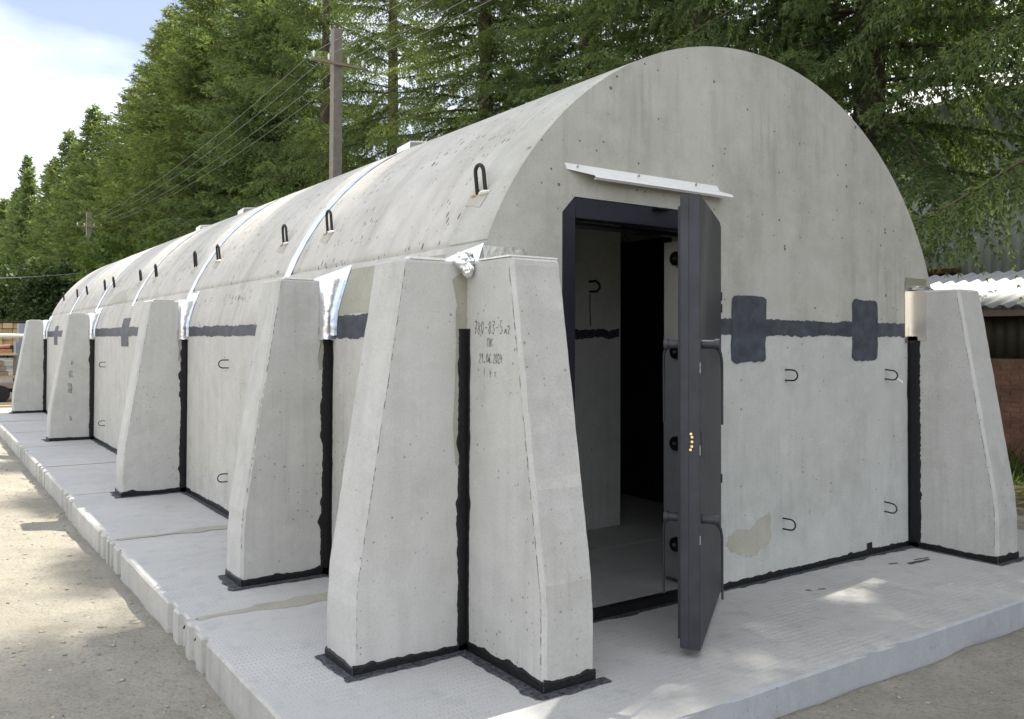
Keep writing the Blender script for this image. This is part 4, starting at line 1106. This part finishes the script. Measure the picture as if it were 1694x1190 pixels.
shrub('leafy_bush', 'dark green thicket left of the far pole above the rear roof', (5.4, 52.0, GZ), clumps(4, 18, 3.2, 6.0), 1100, 0.28, 64, None, 'dark_leaves')
shrub('leafy_bush', 'dark green thicket standing behind the stored timber at the left edge', (4.5, 84.0, GZ), clumps(5, 18, 4.2, 8.5), 1000, 0.36, 65, None, 'dark_leaves')
shrub('leafy_bush', 'far thicket at the left edge of the yard', (0.5, 92.0, GZ), clumps(6, 16, 4.2, 9.0), 1000, 0.36, 66, None, 'dark_leaves')

# weeds at the foot of the brick wall
rg = np.random.default_rng(8); n = 5200
bx = rg.uniform(8.4, 10.2, n); by = rg.uniform(-2.5, 6.0, n)
hgt = rg.uniform(0.08, 0.42, n) * (0.4 + 0.6 * (bx - 8.4) / 1.8)
base = np.stack([bx, by, np.full(n, GZ - 0.01)], 1); lean = rg.normal(size=(n, 3)) * 0.12; lean[:, 2] = 0
tipv = base + lean + np.stack([0 * hgt, 0 * hgt, hgt], 1); wv = norm(rg.normal(size=(n, 3)) * [1, 1, 0]) * 0.016
V = np.stack([base - wv, base + wv, tipv], 1).reshape(-1, 3)
me = add_np('weeds', V, np.arange(len(V)).reshape(-1, 3), 'weed', np.tile([0, 0, 1.0], n))
o = bpy.data.objects.new('weeds', me); COL.objects.link(o); o['kind'] = 'stuff'; o['label'] = 'green weeds and grass along the foot of the brick wall'

# ------------------------------------------------------------------ utility poles and wires
def pole(x, y, H, label, r0=0.115, r1=0.09):
    t = empty('utility_pole', label, 'pole', (x, y, GZ), 'utility poles along the tree row')
    m = MB(); w = r0
    m.add([(-r0, -r0, -0.2), (r0, -r0, -0.2), (r0, r0, -0.2), (-r0, r0, -0.2), (-r1, -r1, H), (r1, -r1, H), (r1, r1, H), (-r1, r1, H)], [(0, 3, 2, 1), (4, 5, 6, 7), (0, 1, 5, 4), (1, 2, 6, 5), (2, 3, 7, 6), (3, 0, 4, 7)])
    o = m.build('shaft', 'polewood', t)
    MB().box((-0.62, -r1 - 0.07, H - 0.78), (0.62, -r1 - 0.003, H - 0.735)).build('crossarm', 'oldwood', t)
    for dx in (-0.55, -0.22, 0.22, 0.55):
        MB().tube([(dx, -r1 - 0.035, H - 0.708), (dx, -r1 - 0.035, H - 0.62), (dx, -r1 - 0.035, H - 0.58)], [0.02, 0.03, 0.015], 8).build('insulator', 'matt_white', t)
    return t
PX, PY, PH = 5.0, 12.55, 8.12
pole(PX, PY, PH, 'grey square utility pole rising behind the vault roof')
pole(5.0, 42.4, 8.1, 'far grey utility pole half hidden among spruces', 0.14, 0.11)
pole(5.0, -17.0, 8.1, 'utility pole behind the camera that carries the near ends of the wires')
for k, dx in enumerate((-0.55, -0.22, 0.22, 0.55)):
    pts = []
    zz = GZ + PH - 0.60
    for a, b, n in ((-17.0, PY, 24), (PY, 42.4, 24)):
        for i in range(n + (1 if b > 40 else 0)):
            q = i / n; pts.append((PX + dx, a + (b - a) * q, zz - 0.55 * 4 * q * (1 - q)))
    tag(MB().tube(pts, 0.0045, 5).build('power_line', 'wire'), 'thin overhead wire on the %s of the crossarms' % ('far left ends', 'inner left insulators', 'inner right insulators', 'far right ends')[k], 'wire', 'overhead wires on the crossarms')
pts = [(-9 + 14 * i / 20, 38 + 4.4 * i / 20, 4.4 + 0.5 * (i / 20) - 0.5 * 4 * (i / 20) * (1 - i / 20)) for i in range(21)]
tag(MB().tube(pts, 0.012, 5).build('service_cable', 'wire'), 'pale slack cable reaching the far utility pole at the left edge', 'cable')

# ------------------------------------------------------------------ brick outbuilding and clad hall on the right
ob = empty('brick_outbuilding', 'low brick outbuilding with white corrugated lean-to roof behind the right buttress', 'building', (10.3, 2, GZ))
BX = 10.3; off = Vector((-10.3, -2, -GZ))
def wpart(m, name, mat, parent=ob):
    o = m.build(name, mat, parent); o.location = off if parent == ob else (0, 0, 0); return o
ZB = 1.30
wall = wpart(MB().box((BX + 0.012, -3.0, GZ - 0.1), (BX + 0.25, 9.0, ZB - 0.01)), 'wall', 'mortar_joint')
# individual bricks where they can be told apart, coarse courses elsewhere
bl, bh, bj = 0.25, 0.072, 0.012
brick_me = None; nbk = 0; stuff = MB(); r = random.Random(4)
row = 0; z = GZ + 0.0
while z + bh < ZB:
    y = -3.0 + (bl / 2 if row % 2 else 0)
    while y + bl < 9.0:
        d = r.uniform(-0.004, 0.005)
        if 0.9 < y < 2.9 and nbk < 300:
            if brick_me is None:
                bmm = MB().box((0, 0, 0), (0.10, bl - bj, bh - bj)); tmp = bmm.build('brick', 'brick', wall); brick_me = tmp.data; bo = tmp
            else:
                bo = bpy.data.objects.new('brick', brick_me); COL.objects.link(bo); bo.parent = wall
            bo.location = (BX - d, y, z); nbk += 1
        else: stuff.box((BX - d, y, z), (BX + 0.1, y + bl - bj, z + bh - bj))
        y += bl
    z += bh; row += 1
so = stuff.build('bricks', 'brick', wall); so['kind'] = 'stuff'
# ribbed dark cladding above bricks
def corrugated(p0, p1, height_vec, amp, pitch, nrm, mat, name, parent):
    p0, p1, hv, nrm = Vector(p0), Vector(p1), Vector(height_vec), Vector(nrm); L = (p1 - p0).length; n = int(L / pitch * 8); v, f = [], []
    for i in range(n + 1):
        q = i / n; d = nrm * amp * math.sin(2 * PI * q * L / pitch); p = p0 + (p1 - p0) * q + d
        v += [p, p + hv, p - nrm * 0.006, p + hv - nrm * 0.006]
    for i in range(n):
        a, b = 4 * i, 4 * i + 4
        f += [(a, b, b + 1, a + 1), (a + 2, a + 3, b + 3, b + 2), (a, a + 2, b + 2, b), (a + 1, b + 1, b + 3, a + 3)]
    return wpart(MB().add(v, f, True), name, mat, parent)
corrugated((BX, -3, ZB), (BX, 9, ZB), (0, 0, 0.60), 0.01, 0.15, (-1, 0, 0), 'brownsheet', 'cladding', ob)
wpart(MB().box((BX - 0.30, -3, 1.87), (BX + 0.1, 9, 1.955)), 'eave_board', 'oldwood')
corrugated((BX - 0.42, -3, 2.0), (BX - 0.42, 9, 2.0), (2.6, 0, 0.66), 0.022, 0.20, (-0.25, 0, 0.97), 'whitesheet', 'roof', ob)
hall = empty('clad_hall', 'tall grey corrugated metal hall behind the white lean-to roof', 'building', (14, 3, GZ)); off2 = Vector((-14, -3, -GZ))
def hpart(m, name, mat, parent=hall):
    o = m.build(name, mat, parent); o.location = off2 if parent == hall else (0, 0, 0); return o
hw = corrugated((14, -6, GZ), (14, 16, GZ), (0, 0, 6.2), 0.018, 0.16, (-1, 0, 0), 'greysheet', 'wall', hall); hw.location = off2
hpart(MB().box((14.05, -6, GZ), (22, 16, 6.1)), 'core', 'greysheet')
rv = [(13.7, -6.2, 6.0), (13.7, 16.2, 6.0), (18, 16.2, 7.6), (18, -6.2, 7.6), (22.3, 16.2, 6.0), (22.3, -6.2, 6.0)]
hpart(MB().add(rv + [(x, y, z - 0.08) for x, y, z in rv], [(0, 3, 2, 1), (3, 5, 4, 2), (6, 7, 8, 9), (9, 8, 10, 11), (0, 1, 7, 6), (4, 5, 11, 10)]), 'roof', 'whitesheet')
wf_ = MB()
for lo, hi in (((13.93, 4.55, 2.82), (13.98, 6.2, 2.90)), ((13.93, 4.55, 1.9), (13.98, 4.63, 2.82)), ((13.93, 6.12, 1.9), (13.98, 6.2, 2.82)), ((13.93, 4.63, 1.9), (13.98, 6.12, 1.98)), ((13.93, 5.34, 1.98), (13.98, 5.40, 2.82))): wf_.box(lo, hi)
wf_o = hpart(wf_, 'window', 'redwood')
MB().box((13.955, 4.63, 1.98), (13.97, 6.12, 2.82)).build('pane', 'glass', wf_o)

# ------------------------------------------------------------------ stored things at the far left
def stack(name, label, x0, x1, y, z0, rows, cols, bw, bhh, mat, gap=0.012, depth=3.0):
    t = empty(name, label, 'timber stack', ((x0 + x1) / 2, y, GZ)); r = random.Random(int(y * 10)); ofs = Vector((-(x0 + x1) / 2, -y, -GZ))
    for k in range(rows):
        for c in range(cols):
            a = x0 + c * (bw + gap); dy = r.uniform(-0.08, 0.08)
            MB().box((a, y + dy, z0 + k * (bhh + gap)), (a + bw, y + depth + dy, z0 + k * (bhh + gap) + bhh)).build('board', mat, t, ofs)
    return t, ofs
t, of = stack('timber_stack', 'tall stack of yellow sawn boards at the left edge behind the yard clutter', -2.2, 1.0, 27.0, 1.30, 4, 11, 0.27, 0.17, 'timber')
for x in (-2.0, -0.4, 0.7): MB().box((x, 27.2, GZ), (x + 0.18, 29.8, 1.29)).build('trestle', 'oldwood', t, of)
MB().box((-2.4, 26.9, 2.04), (1.2, 30.1, 2.08)).build('cover_sheet', 'brownsheet', t, of)
cab = empty('metal_cabinet', 'blue grey metal cabinet beside the timber', 'cabinet', (0.62, 23.6, GZ)); of = Vector((-0.62, -23.6, -GZ))
MB().box((0.12, 23.5, 0.55), (0.95, 24.1, 1.42)).build('body', 'bluegrey', cab, of)
MB().box((0.16, 23.48, 0.60), (0.52, 23.498, 1.38)).build('door', 'bluegrey', cab, of)
MB().box((0.55, 23.48, 0.60), (0.91, 23.498, 1.38)).build('door', 'bluegrey', cab, of)
MB().box((0.20, 23.6, 1.422), (0.95, 24.0, 1.95)).build('upper_box', 'bluegrey', cab, of)
for x in (0.14, 0.88): MB().box((x, 23.55, GZ), (x + 0.05, 23.6, 0.548)).build('leg', 'rebar', cab, of)
tag(MB().tube([(-3.2, 23.0, 1.60), (-0.6, 23.1, 1.605), (0.45, 23.2, 1.59)], 0.055, 10).build('white_pipe', 'white'), 'long white pipe lying level across the clutter at the left edge', 'pipe')
bench = empty('work_bench', 'rough wooden bench loaded with planks at the left edge', 'bench', (-0.6, 22.6, GZ)); of = Vector((0.6, -22.6, -GZ))
for z, x1 in ((0.44, 0.15), (1.06, 0.05)): MB().box((-2.6, 22.3, z), (x1, 22.9, z + 0.06)).build('shelf', 'timber', bench, of)
for x in (-2.4, -0.9, -0.02): MB().box((x, 22.5, GZ), (x + 0.08, 22.6, 1.055)).build('post', 'oldwood', bench, of)
for i in range(3): MB().box((-2.5 + 0.1 * i, 22.35, 0.505 + 0.14 * i), (-0.15 - 0.05 * i, 22.85, 0.505 + 0.14 * i + 0.12)).build('plank', 'oldwood', bench, of)
m = MB(); m.box((-0.42, 22.45, 1.125), (-0.06, 22.75, 1.22)); m.tube([(-0.42, 22.6, 1.28), (-0.10, 22.6, 1.30)], 0.06, 8); tag(m.build('orange_tool', 'orange'), 'orange power tool lying on the upper bench shelf', 'tool')
cart = empty('hand_cart', 'dark wooden hand cart with rubber wheels below the bench', 'cart', (-0.6, 21.4, GZ)); of = Vector((0.6, -21.4, -GZ))
MB().box((-1.8, 21.2, 0.22), (0.22, 21.9, 0.36)).build('deck', 'oldwood', cart, of)
for x in (-1.5, -0.42):
    m = MB(); m.tube([(x, 21.16, 0.08), (x, 21.24, 0.08)], 0.22, 16); m.build('wheel', 'rubber', cart, of)
MB().box((-1.7, 21.25, 0.12), (0.18, 21.32, 0.215)).build('frame', 'rebar', cart, of)
m = MB(); m.box((0.0, 22.0, GZ), (0.42, 22.4, 0.28)); m.box((-0.02, 21.98, 0.282), (0.44, 22.42, 0.31)); tag(m.build('green_crate', 'green'), 'green crate on the ground behind the cart', 'crate')
for i in range(5):
    y = 18.6 + 0.95 * i
    o = MB().box((-3.0, y, GZ - 0.02), (0.35 + 0.1 * (i % 2), y + 0.16, GZ + 0.045)).build('loose_board', 'timber' if i % 2 else 'chip')
    tag(o, '%s loose board, %s of five lying across the yard past the rear buttress' % ('yellow' if i % 2 else 'pale', ('nearest', 'second', 'middle', 'fourth', 'farthest')[i]), 'board', 'loose boards on the yard ground')

# ------------------------------------------------------------------ litter on the ground
rg = np.random.default_rng(12)
def litter(name, n, xr, yr, smin, smax, mat, flat=0.6, keep=lambda x, y: True, pw=3):
    V, F = [], []
    ico = [(0, 0, 1), (0.9, 0, 0.35), (0.28, 0.85, 0.35), (-0.72, 0.53, 0.35), (-0.72, -0.53, 0.35), (0.28, -0.85, 0.35), (0, 0, -0.5)]
    fc = [(0, 1, 2), (0, 2, 3), (0, 3, 4), (0, 4, 5), (0, 5, 1), (6, 2, 1), (6, 3, 2), (6, 4, 3), (6, 5, 4), (6, 1, 5)]
    k = 0
    for _ in range(n):
        x, y = rg.uniform(*xr), rg.uniform(*yr)
        if not keep(x, y): continue
        s = smin + (smax - smin) * rg.random() ** pw; a = rg.uniform(0, 6.28); z = gh(x, y)
        sx, sy, sz = s * rg.uniform(.7, 1.3), s * rg.uniform(.6, 1.1), s * flat * rg.uniform(.6, 1.1)
        for p in ico:
            px, py = p[0] * sx * rg.uniform(.8, 1.2), p[1] * sy * rg.uniform(.8, 1.2)
            V.append((x + px * math.cos(a) - py * math.sin(a), y + px * math.sin(a) + py * math.cos(a), z + p[2] * sz))
        F += [(i + k, j + k, l + k) for i, j, l in fc]; k += 7
    me = add_np(name, V, F, mat); o = bpy.data.objects.new(name, me); COL.objects.link(o); o['kind'] = 'stuff'; return o
offslab = lambda x, y: x < -1.05 or y < -1.1
litter('pebbles', 8500, (-3.6, 4.5), (-2.6, 9), 0.004, 0.019, 'stone', keep=offslab)['label'] = 'small grey pebbles scattered over the sandy ground'
litter('wood_chips', 420, (-3.2, 4.5), (-2.4, 7), 0.005, 0.022, 'chip', 0.25, offslab)['label'] = 'pale wood chips scattered over the sandy ground'
litter('dry_leaves', 90, (-3.2, 4.0), (-2.2, 9), 0.012, 0.026, 'dryleaf', 0.18, offslab)['label'] = 'small dry leaves scattered over the sandy ground'
m = MB(); x, y = 2.80, -1.30
z = gh(x, y)
m.add([(x - .05, y, z + .012), (x, y - .022, z + .02), (x + .055, y - .005, z + .014), (x + .01, y + .022, z + .02), (x, y, z + .003)], [(0, 1, 3), (1, 2, 3), (0, 4, 1), (1, 4, 2), (2, 4, 3), (3, 4, 0)])
tag(m.build('wood_sliver', 'chip'), 'large pale wood sliver on the ground off the front slab edge', 'wood chip')
m = MB(); x, y = 0.62, -1.16; z = gh(x, y)
m.add([(x - .03, y, z + .005), (x, y - .012, z + .03), (x + .03, y, z + .006), (x, y + .015, z + .02), (x, y, z)], [(0, 1, 3), (1, 2, 3), (0, 4, 1), (1, 4, 2), (2, 4, 3), (3, 4, 0)])
tag(m.build('paper_scrap', 'white'), 'crumpled white scrap lying against the foot of the front slab edge', 'scrap')
